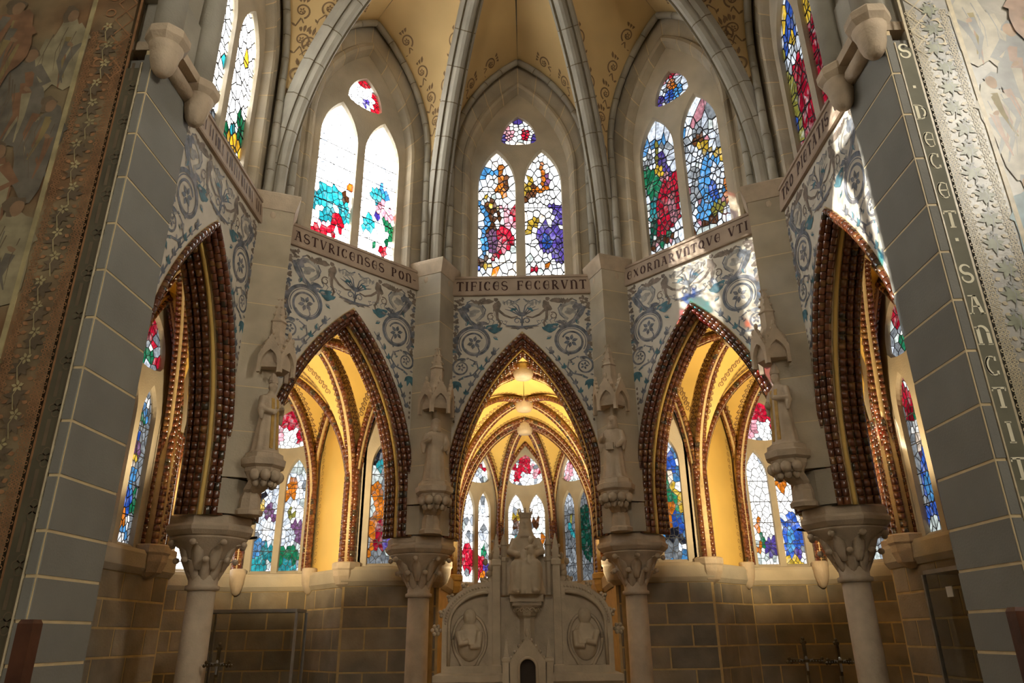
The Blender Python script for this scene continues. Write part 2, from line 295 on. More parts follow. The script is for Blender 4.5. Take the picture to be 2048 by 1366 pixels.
# ------------------------------------------------------------------ stained glass
def clip(poly, ax, az, c):      # keep ax*x+az*z <= c
    out = []; n = len(poly)
    for i in range(n):
        p, q = poly[i], poly[(i+1) % n]; dp, dq = ax*p[0]+az*p[1]-c, ax*q[0]+az*q[1]-c
        if dp <= 0: out.append(p)
        if dp*dq < 0:
            t = dp/(dp-dq); out.append((p[0]+(q[0]-p[0])*t, p[1]+(q[1]-p[1])*t))
    return out
def area_c(p):
    A = cx = cz = 0
    for i in range(len(p)):
        a, b = p[i], p[(i+1) % len(p)]; k = a[0]*b[1]-b[0]*a[1]; A += k; cx += (a[0]+b[0])*k; cz += (a[1]+b[1])*k
    return (A/2, cx/(3*A), cz/(3*A)) if abs(A) > 1e-9 else (0, p[0][0], p[0][1])
def inside(poly, x, z):
    s = False
    for i in range(len(poly)):
        a, b = poly[i], poly[i-1]
        if (a[1] > z) != (b[1] > z) and x < (b[0]-a[0])*(z-a[1])/(b[1]-a[1])+a[0]: s = not s
    return s
def light(parent, outline, n, paint, rnd, lead=.006, name='lancet', cell_ar=1.6, ells=(), frame=None, gm='glow_glass'):
    """one glazed light: lead net as the part, every pane a sub-part"""
    xs = [p[0] for p in outline]; zs = [p[1] for p in outline]; seeds = []; tries = 0
    A = abs(area_c(outline)[0]); dmin = .82*sqrt(A/n); dl = .40*dmin
    def try_add(x, z, k):
        if frame: u, v = x/frame[0], (z-frame[1])/frame[2]; du, dv = warp(u, v); x, z = x-du*frame[0], z-dv*frame[2]
        if inside(outline, x, z) and all((x-a)**2+((z-b)/cell_ar)**2 > k*k for a, b in seeds): seeds.append((x, z))
    for e in reversed(ells):        # panes follow the drawn outlines
        ex, ez, rx, rz = e
        if min(rx, rz) < dl*1.1:
            m = max(1, int(2*max(rx, rz)/dmin))
            for i in range(m): q = (i+.5)/m*2-1; try_add(ex+(rx*q*.8 if rx > rz else 0), ez+(rz*q*.8 if rz >= rx else 0), .55*dmin)
            continue
        m = max(5, int(pi*(rx+rz)/(1.15*dmin))); ph = rnd.random()
        for i in range(m):
            b = 2*pi*(i+ph)/m; try_add(ex+(rx-dl)*cos(b), ez+(rz-dl)*sin(b), .5*dmin); try_add(ex+(rx+dl)*cos(b), ez+(rz+dl)*sin(b), .5*dmin)
    while len(seeds) < n and tries < n*40:
        tries += 1; x, z = rnd.uniform(min(xs), max(xs)), rnd.uniform(min(zs), max(zs))
        k = dmin*(1-.6*tries/(n*40))
        if inside(outline, x, z) and all((x-a)**2+((z-b)/cell_ar)**2 > k*k for a, b in seeds): seeds.append((x, z))
    mb = MB(); cells = []
    for i, (x, z) in enumerate(seeds):
        poly = outline
        for j in sorted(range(len(seeds)), key=lambda j: (seeds[j][0]-x)**2+((seeds[j][1]-z)/cell_ar)**2)[1:17]:
            a, b = seeds[j]; ex, ez = 2*(a-x), 2*(b-z)/cell_ar**2
            poly = clip(poly, ex, ez, (a*a-x*x)+(b*b-z*z)/cell_ar**2)
            if len(poly) < 3: break
        if len(poly) < 3: continue
        A, cx, cz = area_c(poly)
        if abs(A) < 2e-5: continue
        # drop near-duplicate corners
        q = [p for k, p in enumerate(poly) if (p[0]-poly[k-1][0])**2+(p[1]-poly[k-1][1])**2 > 9e-6]
        if len(q) < 3: continue
        f = max(.6, 1-lead/sqrt(abs(A))*1.15); inn = [(cx+(a-cx)*f, cz+(b-cz)*f) for a, b in q]; m = len(q)
        mb.add([(a, -.006, b) for a, b in q]+[(a, -.006, b) for a, b in inn]+[(a, .006, b) for a, b in inn], [(k, (k+1) % m, m+(k+1) % m, m+k) for k in range(m)]+[(m+k, m+(k+1) % m, 2*m+(k+1) % m, 2*m+k) for k in range(m)])
        cells.append((inn, cx, cz))
    net = mb.build(name, 'lead', parent, fix=False)
    for inn, cx, cz in cells:
        m = len(inn); p = MB().add([(a-cx, -.002, b-cz) for a, b in inn]+[(a-cx, .002, b-cz) for a, b in inn], [tuple(range(m)), tuple(reversed(range(m, 2*m)))]+[(k, m+k, m+(k+1) % m, (k+1) % m) for k in range(m)])
        o = link('glass_pane', p.mesh('glass_pane', MT[gm], fix=False), net, (cx, 0, cz))
        c, s = paint(cx, cz); v = rnd.uniform(.75, 1.1) if min(c) < .6 else rnd.uniform(.9, 1.05)
        o.color = (min(1, c[0]*v), min(1, c[1]*v), min(1, c[2]*v), (s+(.22 if gm == 'glow_glass' else 0))*rnd.uniform(.75, 1.2))
    return net
PAL = dict(w=(1, 1, .97), g=(.80, .90, .86), b=(.05, .16, .75), lb=(.12, .45, .95), r=(.75, .015, .05), dr=(.38, .01, .03), gr=(.03, .35, .16), tq=(.05, .55, .62), p=(.16, .10, .55), y=(.95, .62, .06),
 o=(.95, .26, .02), br=(.22, .08, .03), k=(.05, .05, .07), pk=(.95, .40, .48), fl=(.95, .78, .62), gy=(.42, .46, .5), ol=(.45, .42, .08), pw=(.80, .88, 1), dg=(.02, .16, .10), v=(.35, .15, .35))
def warp(u, v): return .10*sin(9*v+1.3)+.05*sin(23*v), .022*sin(6*u+2)+.010*sin(17*u)
def painter(base, bs, shapes, cx, hw, z0, z1, rnd, specks=()):
    """picture in window coordinates: u in [-1,1] across, v in [0,1] upward; later shapes lie on top"""
    def f(x, z):
        u = (x-cx)/hw; v = (z-z0)/(z1-z0); c, s = base, bs
        if specks and rnd.random() < specks[0]: c, s = rnd.choice(specks[1])
        du, dv = warp(u, v); u, v = u+du, v+dv
        for (a, b, ra, rb, cc, ss) in shapes:
            if ((u-a)/ra)**2+((v-b)/rb)**2 < 1: c, s = cc, ss
        return PAL[c], s
    return f
def lancet_outline(cx, hw, z0, zs, zt, n=7):
    a = Arch(hw, zs, zt, 0, z0); return [(cx+x, z) for x, z in a.full(n)]
def top_outline(hw, zb, zc, zt, sag=True):
    a = Arch(hw, zc, zt, 0, zc).pts(6); p = a+[(-x, z) for x, z in reversed(a[:-1])]
    k = [(hw*cos(t), zc-(zc-zb)*sin(t)) for t in (pi*.2, pi*.35, pi*.5, pi*.65, pi*.8)]
    return p+k
def window(name, label, loc, rotz, G, shapes, base, bs, top, seed, npane, ntop, specks=(), topspecks=(), stone='stone', bars=0, lead=.006, gm='glow_glass'):
    rnd = random.Random(seed)
    root = thing(name, label, 'window', loc, rotz, kind='structure')
    L1 = lancet_outline(-G['c'], G['hw'], G['z0'], G['zs'], G['zt']); L2 = [(-x, z) for x, z in reversed(L1)]
    T = top_outline(G['thw'], G['tb'], G['tc'], G['tt'])
    outer = Arch(G['ohw'], G['ozs'], G['ozt'], 0, G['z0']-.02).full(9)
    MB().slab([outer, L1, L2, T], -.05, .08).build('tracery', stone, root)
    rim = MB()
    for o in (L1, L2, T):
        n = len(o); A, cx, cz = area_c(o)
        rim.loft([[(x, y, z) for x, y, z in [(cx+(a-cx)*k, d, cz+(b-cz)*k) for a, b in o]] for k, d in ((1.0, -.05), (.965, -.02), (.965, .02), (1.0, .03))], True, False)
    rim.build('moulded_rim', stone, root, fix=False)
    pt = painter(base, bs, shapes, 0, G['c']+G['hw'], G['z0'], G['zt'], rnd, specks)
    W_, H_ = G['c']+G['hw'], G['zt']-G['z0']; els = [(a*W_, G['z0']+b*H_, c*W_, d*H_) for a, b, c, d, _, _ in shapes]; els2 = [(a*G['thw'], G['tb']+b*(G['tt']-G['tb']), c*G['thw'], d*(G['tt']-G['tb'])) for a, b, c, d, _, _ in top[2]]
    for o in (L1, L2): light(root, o, npane, pt, rnd, lead, ells=els, frame=(W_, G['z0'], H_), gm=gm)
    pt2 = painter(top[0], top[1], top[2], 0, G['thw'], G['tb'], G['tt'], rnd, topspecks)
    light(root, T, ntop, pt2, rnd, lead, 'tracery_light', 1.0, els2, (G['thw'], G['tb'], G['tt']-G['tb']), gm)
    if bars:
        for s in (-1, 1):
            for i in range(1, bars+1):
                z = G['z0']+(G['zs']-G['z0'])*i/(bars+.3); MB().box(s*G['c']-G['hw']-.01, s*G['c']+G['hw']+.01, -.014, -.007, z-.004, z+.004).build('saddle_bar', 'lead', root, fix=False)
    return root

# ================================================================== STRUCTURE: apse
RHO, STEP = 2.5, pi/4
BAYS = (-2, -1, 0, 1, 2)
SIDE = {-2: 'far_left', -1: 'left', 0: 'center', 1: 'right', 2: 'far_right'}
INS = {-2: '', -1: 'ASTVRICENSES PON-', 0: 'TIFICES FECERVNT', 1: 'EXORNARVNTQVE VTI', 2: 'TRO PIETATIS ER'}
WHO = {-2: 'beside the dim brown mural', -1: 'under the words ASTVRICENSES PON', 0: 'under the words TIFICES FECERVNT', 1: 'under the words EXORNARVNTQVE VTI', 2: 'beside the margin lettered DECET SANCTITV'}
ABOVE = {-2: 'above the bay beside the dim brown mural', -1: 'above the words ASTVRICENSES PON', 0: 'above the words TIFICES FECERVNT', 1: 'above the words EXORNARVNTQVE VTI', 2: 'above the bay beside the margin lettered DECET SANCTITV'}
floor = MB().box(-6, 6, -12, 8.2, -.2, 0).build('floor', 'floor'); tag(floor, 'worn brown stone chapel floor', 'floor', kind='structure')

# --- frieze walls
A_L, A_ZS, A_ZT = .86, 3.0, 4.92
arch0 = Arch(A_L, A_ZS, A_ZT, -.01, 2.62)
op = arch0.full(14)
fr_out = [(-1.03, 2.62)]+op+[(1.03, 2.62), (1.03, 5.40), (-1.03, 5.40)]
me_wall = MB().slab([fr_out], RHO, RHO+.34).mesh('frieze_wall', MT['plaster'])
EPS = RHO-.002
P = lambda x, z: (x, EPS-LAY[0]*8e-6, z)
P2 = P
LAY[0] = 0
sc_, te, um, gy_ = MB(), MB(), MB(), MB()
def fst(mb, pts, w0, w1, fn): stroke(mb, pts, w0*1.15, w1*1.15, fn)
for s in (-1, 1):
    m = lambda pts: [(s*x, z) for x, z in pts]
    # big and small volutes with flowers
    fst(sc_, m(spiral(-.55, 4.80, .215, .10, pi*1.25, -1.55, 60)), .038, .016, P)
    fst(sc_, m(spiral(-.55, 4.80, .175, .12, pi*1.2, -1.0, 40)), .010, .006, P2)
    fst(sc_, m([(-.52, 4.62), (-.49, 4.70), (-.53, 4.80)]), .016, .008, P)
    flower(sc_, s*-.55, 4.80, .085, 6, P2, .3)
    fst(sc_, m(spiral(-.695, 4.50, .105, .05, pi*.35, 1.3, 40)), .024, .010, P)
    flower(sc_, s*-.69, 4.50, .05, 5, P2)
    fst(sc_, m([(-.60, 4.60), (-.52, 4.56), (-.50, 4.48), (-.56, 4.41), (-.66, 4.385), (-.72, 4.35)]), .012, .02, P)
    for a, L in ((4.3, .12), (4.9, .13), (5.4, .10), (3.8, .09)): leaf(te, s*-.745, 4.34, a if s > 0 else pi-a, L, .022, P2)
    for i in range(6): blob(um, s*-.765, 4.15-.055*i, .012, .016, P, seed=i)
    # garland at the outer edge
    for i in range(8): blob(um if i % 2 else sc_, s*(-.765+.01*sin(i)), 5.14-.075*i, .026, .034, P, rough=.4, seed=20+i)
    for q, (a, b) in enumerate(((-.745, 5.32), (-.71, 5.285), (-.77, 5.26), (-.70, 5.34), (-.755, 5.22))): blob(um, s*a, b, .03, .026, P, rough=.45, seed=40+q)
    # horn of plenty and dragon neck
    fst(sc_, m([(-.45, 5.00), (-.53, 5.01), (-.61, 5.06), (-.67, 5.15), (-.70, 5.24)]), .022, .085, P)
    for i in range(6): t = i/5; fst(gy_, m([(-.56-.13*t, 5.00+.22*t), (-.60-.11*t, 5.07+.17*t)]), .007, .004, P2)
    fst(gy_, m([(-.64, 5.27), (-.55, 5.28), (-.47, 5.24), (-.44, 5.16), (-.49, 5.10), (-.53, 5.07)]), .045, .03, P)
    fst(sc_, m([(-.46, 5.27), (-.42, 5.21), (-.44, 5.13), (-.49, 5.08)]), .014, .008, P2)
    fst(sc_, m([(-.64, 5.30), (-.59, 5.33), (-.52, 5.315)]), .014, .006, P2)
    for i in range(5): leaf(um, s*(-.50+.02*i), 5.30+.006*i, (1.2 if s > 0 else 1.9)+.2*i, .05, .010, P2)
    # reclining figure (head, trunk, arm, leg)
    blob(um, s*-.405, 5.31, .07, .032, P, .15*s, .2, seed=3); blob(um, s*-.30, 5.335, .024, .026, P, seed=4)
    blob(gy_, s*-.275, 5.24, .034, .062, P, -.35*s, .15, seed=5); fst(um, m([(-.27, 5.20), (-.20, 5.135), (-.12, 5.10), (-.05, 5.115)]), .026, .014, P)
    fst(um, m([(-.29, 5.19), (-.285, 5.10), (-.25, 5.03), (-.27, 4.97)]), .032, .018, P2); fst(um, m([(-.31, 5.30), (-.33, 5.20), (-.31, 5.12)]), .008, .004, P2)
    fst(um, m(spiral(-.36, 5.12, .045, .02, 1.0, 1.1, 20)), .014, .008, P)
    # teal leaf mask
    blob(te, s*-.345, 4.985, .085, .034, P, 0.05*s, .3, seed=6)
    for i in range(9): leaf(te, s*(-.40+.022*i), 4.985, ((-.9-.18*i) if s > 0 else (pi+.9+.18*i)), .085, .014, P2)
    fst(sc_, m([(-.42, 4.99), (-.47, 4.965), (-.52, 4.99)]), .03, .04, P)
    # leafy tendril running along the arch head
    tp = [(lambda q: (q[0]-q[2][1]*.045, q[1]+q[2][0]*.045))(arch0.at(arch0.v+arch0.arc*(.45+.05*i))) for i in range(9)]
    fst(sc_, m(tp), .016, .008, P)
    for i in range(1, 9):
        x, z = tp[i-1]; a = atan2(tp[i][1]-tp[i-1][1], tp[i][0]-tp[i-1][0])
        for da, L_ in ((.55, .075), (-.35, .05), (1.1, .05)): leaf(sc_ if i % 3 else te, s*x, z, (a+da) if s > 0 else pi-a-da, L_, .013, P)
    # acanthus leaves breaking out of the volutes, wing and ribbons
    for cx_, cz_, r_, n_, L_ in ((-.55, 4.80, .225, 11, .075), (-.695, 4.50, .115, 8, .045)):
        for i in range(n_):
            b = 2*pi*i/n_+.3; xx, zz = cx_+r_*cos(b), cz_+r_*sin(b)
            if abs(xx) > .78: continue
            leaf(sc_ if i % 3 else te, s*xx, zz, (b-.9) if s > 0 else pi-(b-.9), L_, L_*.2, P); leaf(gy_, s*xx, zz, (b-.5) if s > 0 else pi-(b-.5), L_*.8, L_*.16, P2)
    blob(sc_, s*-.64, 5.235, .05, .05, P, .5*s, .35, seed=31); blob(gy_, s*-.56, 5.17, .06, .045, P, .3*s, .3, seed=32)
    for i in range(6): leaf(um, s*(-.60+.03*i), 5.34-.012*(i % 2), (-.5-.3*i) if s > 0 else pi+.5+.3*i, .07, .014, P2)
    for i in range(5): fst(sc_, m([(-.40+.05*i, 5.10-.01*i), (-.37+.05*i, 5.06), (-.39+.05*i, 5.02)]), .010, .004, P2)
    for i in range(4): leaf(gy_, s*(-.22+.05*i), 5.325, (-1.2-.3*i) if s > 0 else pi+1.2+.3*i, .07, .016, P)
    fst(sc_, m([(-.02, 5.34), (-.08, 5.30), (-.15, 5.33), (-.21, 5.29)]), .014, .006, P2)
    blob(um, s*-.29, 5.245, .045, .07, P, -.35*s, .2, seed=33); blob(sc_, s*-.44, 5.035, .05, .022, P, .2*s, .3, seed=34)
    # centre plume
    fst(sc_, m(spiral(-.055, 5.06, .045, .015, -.6, 1.1, 20)), .014, .007, P)
    for i in range(5): fst(um if i % 2 else sc_, m([(-.005, 4.985), (-.05-.03*i, 4.955+.012*i), (-.10-.03*i, 4.985+.012*i-.03*(i % 2))]), .018, .006, P)
    for i in range(4): fst(sc_, m([(-.01, 5.12), (-.04-.03*i, 5.19+.02*(3-i)), (-.09-.035*i, 5.21+.03*(3-i))]), .016, .005, P2)
    blob(te, s*-.10, 5.205, .035, .018, P, .4*s, .3, seed=11); blob(gy_, s*-.09, 5.285, .05, .014, P, .5*s, .3, seed=12)
fst(sc_, [(0, 4.965), (0, 5.14)], .02, .012, P2); blob(sc_, 0, 5.145, .03, .022, P, seed=9)
scrolls = [('painted_scroll', sc_.mesh('painted_scroll', MT['blue'], fix=False)), ('painted_leaves', te.mesh('painted_leaves', MT['teal'], fix=False)),
           ('painted_figures', um.mesh('painted_figures', MT['umber'], fix=False)), ('painted_wash', gy_.mesh('painted_wash', MT['grey'], fix=False))]
# --- upper wall: mortar bed and single stones
UP = [(.622, 7.10, 8.42, .10), (.640, 7.12, 8.455, .055), (.655, 7.14, 8.48, .025), (.685, 7.17, 8.525, .012), (.715, 7.2, 8.57, .028), (.728, 7.22, 8.60, .062), (.87, 7.3, 8.87, .05)]
UPA = [Arch(h, a, b, 0, 5.64) for h, a, b, d in UP]
def up_pt(f, i, s, dd=0.0):
    a = UPA[i]; x, z, _ = a.at(min(a.len, a.len*f)); return (s*x, RHO+UP[i][3]+dd, z)
def up_strip(f0, f1, s, dd, nsub, dback):
    mb = MB(); rows = []
    for j in range(nsub+1):
        f = f0+(f1-f0)*j/nsub; row = [up_pt(f, i, s, dd) for i in range(len(UP))]
        row += [(row[-1][0], RHO+dback, row[-1][2]), (row[0][0], RHO+dback, row[0][2])]; rows.append(row)
    return mb.loft(rows)
cuts = [0, .095, .19, .285, .38, .475, .565, .655, .74, .825, .91, 1.0]
upper = []
for s in (-1, 1):
    upper.append(('joint_bed', up_strip(0, 1, s, .003, 40, .3).mesh('joint_bed', MT['gilt'])))
    for f0, f1 in zip(cuts, cuts[1:]):
        upper.append(('stone', up_strip(f0+.0022, f1-.0022, s, 0, 3, .14).mesh('stone', MT['stone'])))
me_back = MB().slab([[(-1.03, 5.40), (-.80, 5.40)]+[(x, z) for x, z in Arch(.80, 7.3, 8.8, 0, 5.6).full(9)]+[(.80, 5.40), (1.03, 5.40), (1.2, 9.6), (-1.2, 9.6)]], RHO+.06, RHO+.40).mesh('wall_core', MT['stone'])
me_band = MB().loft([[(-.97, RHO-d, z), (.97, RHO-d, z)] for d, z in ((0, 5.385), (.03, 5.385), (.035, 5.40), (.018, 5.60), (.03, 5.605), (.028, 5.632), (-.12, 5.645))], False, False).mesh('inscription_band', MT['band'])
WALLS = {}
for k in BAYS:
    a = k*STEP
    o = link('wall_apse_'+SIDE[k], me_wall, None, (0, 0, 0), -a); tag(o, 'white plaster arcade wall with blue grotesque scroll frieze '+WHO[k], 'wall', kind='structure'); WALLS[k] = o
    for n, me in scrolls: link(n, me, o)
    for n, me in upper: link(n, me, o)
    link('wall_core', me_back, o)
    bd = link('inscription_band', me_band, o)
    t = INS[k]; h = .125; gp = .022; wd = text_width(t, h, gp) if t else 1.0; sc1 = min(1.0, 1.52/wd); h *= sc1; gp *= sc1; wd *= sc1
    tb = MB(); text(tb, t, -wd/2, 5.44, h, gp, lambda x, z: (x, RHO-.0385+(z-5.40)*.085, z)); 
    if not t:      # the line on this band is worn past reading: only upright strokes remain
        rs = random.Random(3); fnb = lambda x, z: (x, RHO-.0385+(z-5.40)*.085, z)
        for i in range(30):
            x = -.72+i*.05+rs.uniform(-.012, .012)
            if i % 7 != 5: stroke(tb, [(x, 5.44), (x+rs.uniform(-.012, .012), 5.56)], rs.uniform(.008, .02), rs.uniform(.008, .018), fnb)
    tb.build('letters', 'letter', bd, fix=False)

# --- tiled arches of the arcade
ROLLS = [(.026, .000, .028), (.066, .030, .028), (.096, .075, .028), (.112, .185, .029), (.116, .245, .029), (.112, .303, .029)]
BACK = [(-.012, .0), (.012, .004), (.048, .03), (.080, .065), (.098, .11), (.098, .15), (.105, .165), (.108, .21), (.108, .30), (.108, .34)]
arches_back = [Arch(A_L, A_ZS, A_ZT, o, 2.64) for o, d in BACK]
def sweep_arch(arcs, ds, n, s):
    return [[(s*a.at(a.len*min(1, j/n))[0], d, a.at(a.len*min(1, j/n))[1]) for a, d in zip(arcs, ds)] for j in range(n+1)]
sof = MB()
for s in (-1, 1): sof.loft(sweep_arch(arches_back, [d for o, d in BACK], 40, s), False, False)
me_sof = sof.mesh('soffit', MT['tile_back'], False)
yr = MB(); ya = Arch(A_L, A_ZS, A_ZT, .106, 2.64)
for s in (-1, 1): yr.tube([(s*ya.at(ya.len*j/40)[0], .130, ya.at(ya.len*j/40)[1]) for j in range(41)], .018, 8)
me_yr = yr.mesh('yellow_roll', MT['yellow'], True)
tiles = []
rest = MB()
for ri, (o, d, r) in enumerate(ROLLS):
    a = Arch(A_L, A_ZS, A_ZT, o, 2.64); n = round(a.len/.066); L = a.len/n
    me = tile_mesh(L-.006, r) if ri < 3 else None
    for s in (-1, 1):
        for i in range(n):
            x, z, tg = a.at((i+.5)*L)
            if me: tiles.append((me, (s*x, d, z), -atan2(tg[1], tg[0]*s)))
            else:
                h = L/2-.003
                c = Vector((s*x, d, z)); T = Vector((s*tg[0], 0, tg[1])).normalized()
                rest.tube([c-T*h, c+T*h], r, 7)
me_rest = rest.mesh('tile_courses', MT['tile'], True)
ARCHES = {}
for k in BAYS:
    a = k*STEP
    root = thing('tiled_arch', 'pointed arch of brown glazed tile rolls '+WHO[k], 'arch', (RHO*sin(a), RHO*cos(a), 0), -a, 'glazed tile arches of the apse arcade'); ARCHES[k] = root
    link('soffit', me_sof, root); link('yellow_roll', me_yr, root); tc_ = link('tile_courses', me_rest, root); tc_['kind'] = 'stuff'
    for me, loc, ry in tiles:
        o = link('glazed_tile', me, root, loc); o.rotation_euler = (0, ry, 0)

# --- piers with column, leaf capital, abacus, ridge shaft
def ngon(r, n, z, c=(0, 0), ph=0.0, sx=1, sy=1): return [(c[0]+r*sx*cos(2*pi*j/n+ph), c[1]+r*sy*sin(2*pi*j/n+ph), z) for j in range(n)]
me_colbase = MB().lathe([(.19, 0), (.19, .10), (.165, .13), (.175, .17), (.14, .22), (.118, .30)], 24).mesh('column_base', MT['carved'], True)
me_shaft = MB().lathe([(.116, .30), (.113, 1.2), (.108, 2.07)], 24).mesh('column_shaft', MT['carved'], True)
me_cap = MB().lathe([(.108, 2.07), (.135, 2.08), (.135, 2.11), (.115, 2.12), (.118, 2.2), (.15, 2.3), (.22, 2.40), (.30, 2.47), (.31, 2.485)], 24).mesh('capital', MT['carved'], True)
def leaf3d(h, w_, curl):
    mb = MB(); rows = []
    for i in range(6):
        t = i/5; ww = w_*sin(pi*(.15+.8*t))**.8; out = .02+t*.10+(curl if i == 5 else 0); z = h*t-(.03 if i == 5 else 0)
        rows.append([(-ww, -out+.015, z), (-ww*.5, -out-.008, z), (0, -out-.016, z), (ww*.5, -out-.008, z), (ww, -out+.015, z), (0, -out+.05, z)])
    mb.loft(rows); mb.ell((0, -.02-.10-curl-.005, h-.035), .03, .026, .026, 8, 6)
    return mb.mesh('leaf', MT['carved'], True)
me_leaf, me_leaf2 = leaf3d(.20, .05, .03), leaf3d(.24, .055, .05)
me_abacus = MB().loft([ngon(r, 8, z, ph=pi/8) for r, z in ((.30, 2.485), (.33, 2.495), (.365, 2.53), (.37, 2.56), (.345, 2.585), (.345, 2.64), (.33, 2.655))]).mesh('abacus', MT['carved'])
SH = [(-.30, .10), (-.236, -.0), (0, -.236), (.236, 0), (.30, .10), (.2, .3), (-.2, .3)]   # ridge plan, relative to r=2.622
RB = 2.622
def shaft_block(z0, z1, k=1.0): return MB().loft([[(x*k, y*k, z) for x, y in SH] for z in (z0, z1)])
shaft_z = [2.655, 2.95, 3.35, 3.75, 4.15, 4.55, 4.95, 5.30, 5.60]
SHL = [(-.30, .10), (-.236, 0), (-.11, -.075), (.11, -.075), (.236, 0), (.30, .10), (.2, .3), (-.2, .3)]
me_blocks = [MB().loft([[(x, y, z) for x, y in SHL] for z in (2.66, 2.945)]).mesh('stone', MT['stone'])]+[shaft_block(a+.005, b-.005).mesh('stone', MT['stone']) for a, b in zip(shaft_z[1:], shaft_z[2:])]
me_bed = shaft_block(2.955, 5.60, .99).mesh('joint_bed', MT['gilt'])
me_corn = MB().loft([[(x*k, y*k-.01, z) for x, y in SH] for k, z in ((1.0, 5.56), (1.06, 5.60), (1.13, 5.64), (1.22, 5.69), (1.25, 5.72), (1.2, 5.735), (1.05, 5.75))]).mesh('cornice', MT['carved'])
cb = MB(); 
for s in (-1, 0, 1): cb.ell((s*.11, -.16+abs(s)*.09, 5.50), .05, .05, .07, 10, 8); cb.tube([(s*.11, -.16+abs(s)*.09, 5.47), (s*.09, -.10+abs(s)*.06, 5.36)], [.03, .01], 7)
me_cornleaf = cb.mesh('carved_boss', MT['carved'], True)
me_dome = MB().lathe([(.115, 2.655), (.12, 2.69), (.095, 2.71), (.09, 2.79), (.07, 2.84), (.03, 2.87)], 8, (0, -.12, 0)).mesh('pedestal_neck', MT['carved'])
ped = MB().loft([ngon(r, 8, z, (0, -.22+.10*max(0, (2.93-z)/.1)), pi/8) for r, z in ((.06, 2.83), (.09, 2.86), (.11, 2.93), (.15, 3.0), (.155, 3.03), (.19, 3.05), (.195, 3.10), (.17, 3.115), (.165, 3.15))])
me_ped = ped.mesh('pedestal', MT['carved'])
lf = MB()
for j in range(5):
    a = pi+pi*(j+.5)/5; lf.ell((.14*cos(a), -.22+.14*sin(a), 2.965), .045, .045, .05, 8, 6); lf.ell((.105*cos(a), -.22+.105*sin(a), 2.905), .03, .03, .035, 8, 6)
me_pedleaf = lf.mesh('pedestal_foliage', MT['carved'], True)
# canopy of three crocketed gables with a pinnacle
def gable_mesh(w_, h):
    a = Arch(w_*.36, 0.02, .15, 0, -.06).full(5)
    out = [(-w_/2, -.06)]+a+[(w_/2, -.06), (w_/2, .10), (0, h), (-w_/2, .10)]
    mb = MB().slab([out], -.02, .02)
    for s in (-1, 1):
        for i in range(3): t = (i+.6)/3.3; mb.ell((s*w_/2*(1-t), 0, .10+(h-.10)*t+.008), .014, .018, .016, 6, 4)
    mb.ell((0, 0, h+.02), .018, .018, .03, 8, 6)
    return mb.mesh('gable', MT['carved'])
me_gable = gable_mesh(.20, .30)
me_canopy = MB().loft([ngon(r, 6, z, (0, -.20)) for r, z in ((.15, 3.92), (.16, 3.96), (.15, 4.14), (.09, 4.22), (.075, 4.25))]).mesh('canopy_body', MT['carved'])
pin = MB().loft([ngon(r, 6, z, (0, -.20)) for r, z in ((.075, 4.2), (.07, 4.38), (.085, 4.39), (.06, 4.42), (.015, 4.70), (.012, 4.72))])
for j in range(6):
    for z, r in ((4.46, .06), (4.54, .045), (4.62, .03)): pin.ell((r*cos(pi*j/3), -.20+r*sin(pi*j/3), z), .013, .013, .013, 6, 4)
pin.ell((0, -.20, 4.73), .028, .028, .025, 8, 6); me_pin = pin.mesh('pinnacle', MT['carved'])
PIERLAB = {-3: 'stone pier beside the dim brown mural, hidden shaft', -1.5: 'stone pier between the dim mural bay and the ASTVRICENSES bay', -.5: 'stone pier between the ASTVRICENSES and TIFICES FECERVNT bays', .5: 'stone pier between the TIFICES FECERVNT and EXORNARVNTQVE bays', 1.5: 'stone pier between the EXORNARVNTQVE bay and the DECET SANCTITV margin'}
PIERS = {}; CO = .27      # column axis lies under the middle of the wall
for q in (-1.5, -.5, .5, 1.5):
    a = q*STEP; root = thing('pier', PIERLAB[q], 'column', (RB*sin(a), RB*cos(a), 0), -a, 'piers of the apse arcade'); PIERS[q] = root
    link('column_base', me_colbase, root, (0, CO, 0)); link('column_shaft', me_shaft, root, (0, CO, 0)); cp = link('capital', me_cap, root, (0, CO, 0)); link('abacus', me_abacus, root, (0, CO, 0))
    for j in range(8):
        l1 = link('leaf', me_leaf, cp, (.075*sin(2*pi*j/8), .075*-cos(2*pi*j/8), 2.14)); l1.rotation_euler = (0, 0, 2*pi*j/8)
        l2 = link('leaf', me_leaf2, cp, (.13*sin(2*pi*(j+.5)/8), .13*-cos(2*pi*(j+.5)/8), 2.23)); l2.rotation_euler = (0, 0, 2*pi*(j+.5)/8)
    link('joint_bed', me_bed, root)
    for me in me_blocks: link('stone', me, root)
    link('cornice', me_corn, root); link('carved_boss', me_cornleaf, root); link('pedestal_neck', me_dome, root)
    p = link('pedestal', me_ped, root); link('foliage', me_pedleaf, p)
    c = link('canopy', me_canopy, root); link('pinnacle', me_pin, c)
    for j in range(3):
        b = radians(-60+60*j); g = link('gable', me_gable, c, (.155*sin(b), -.20-.155*cos(b), 3.92)); g.rotation_euler = (0, 0, b)

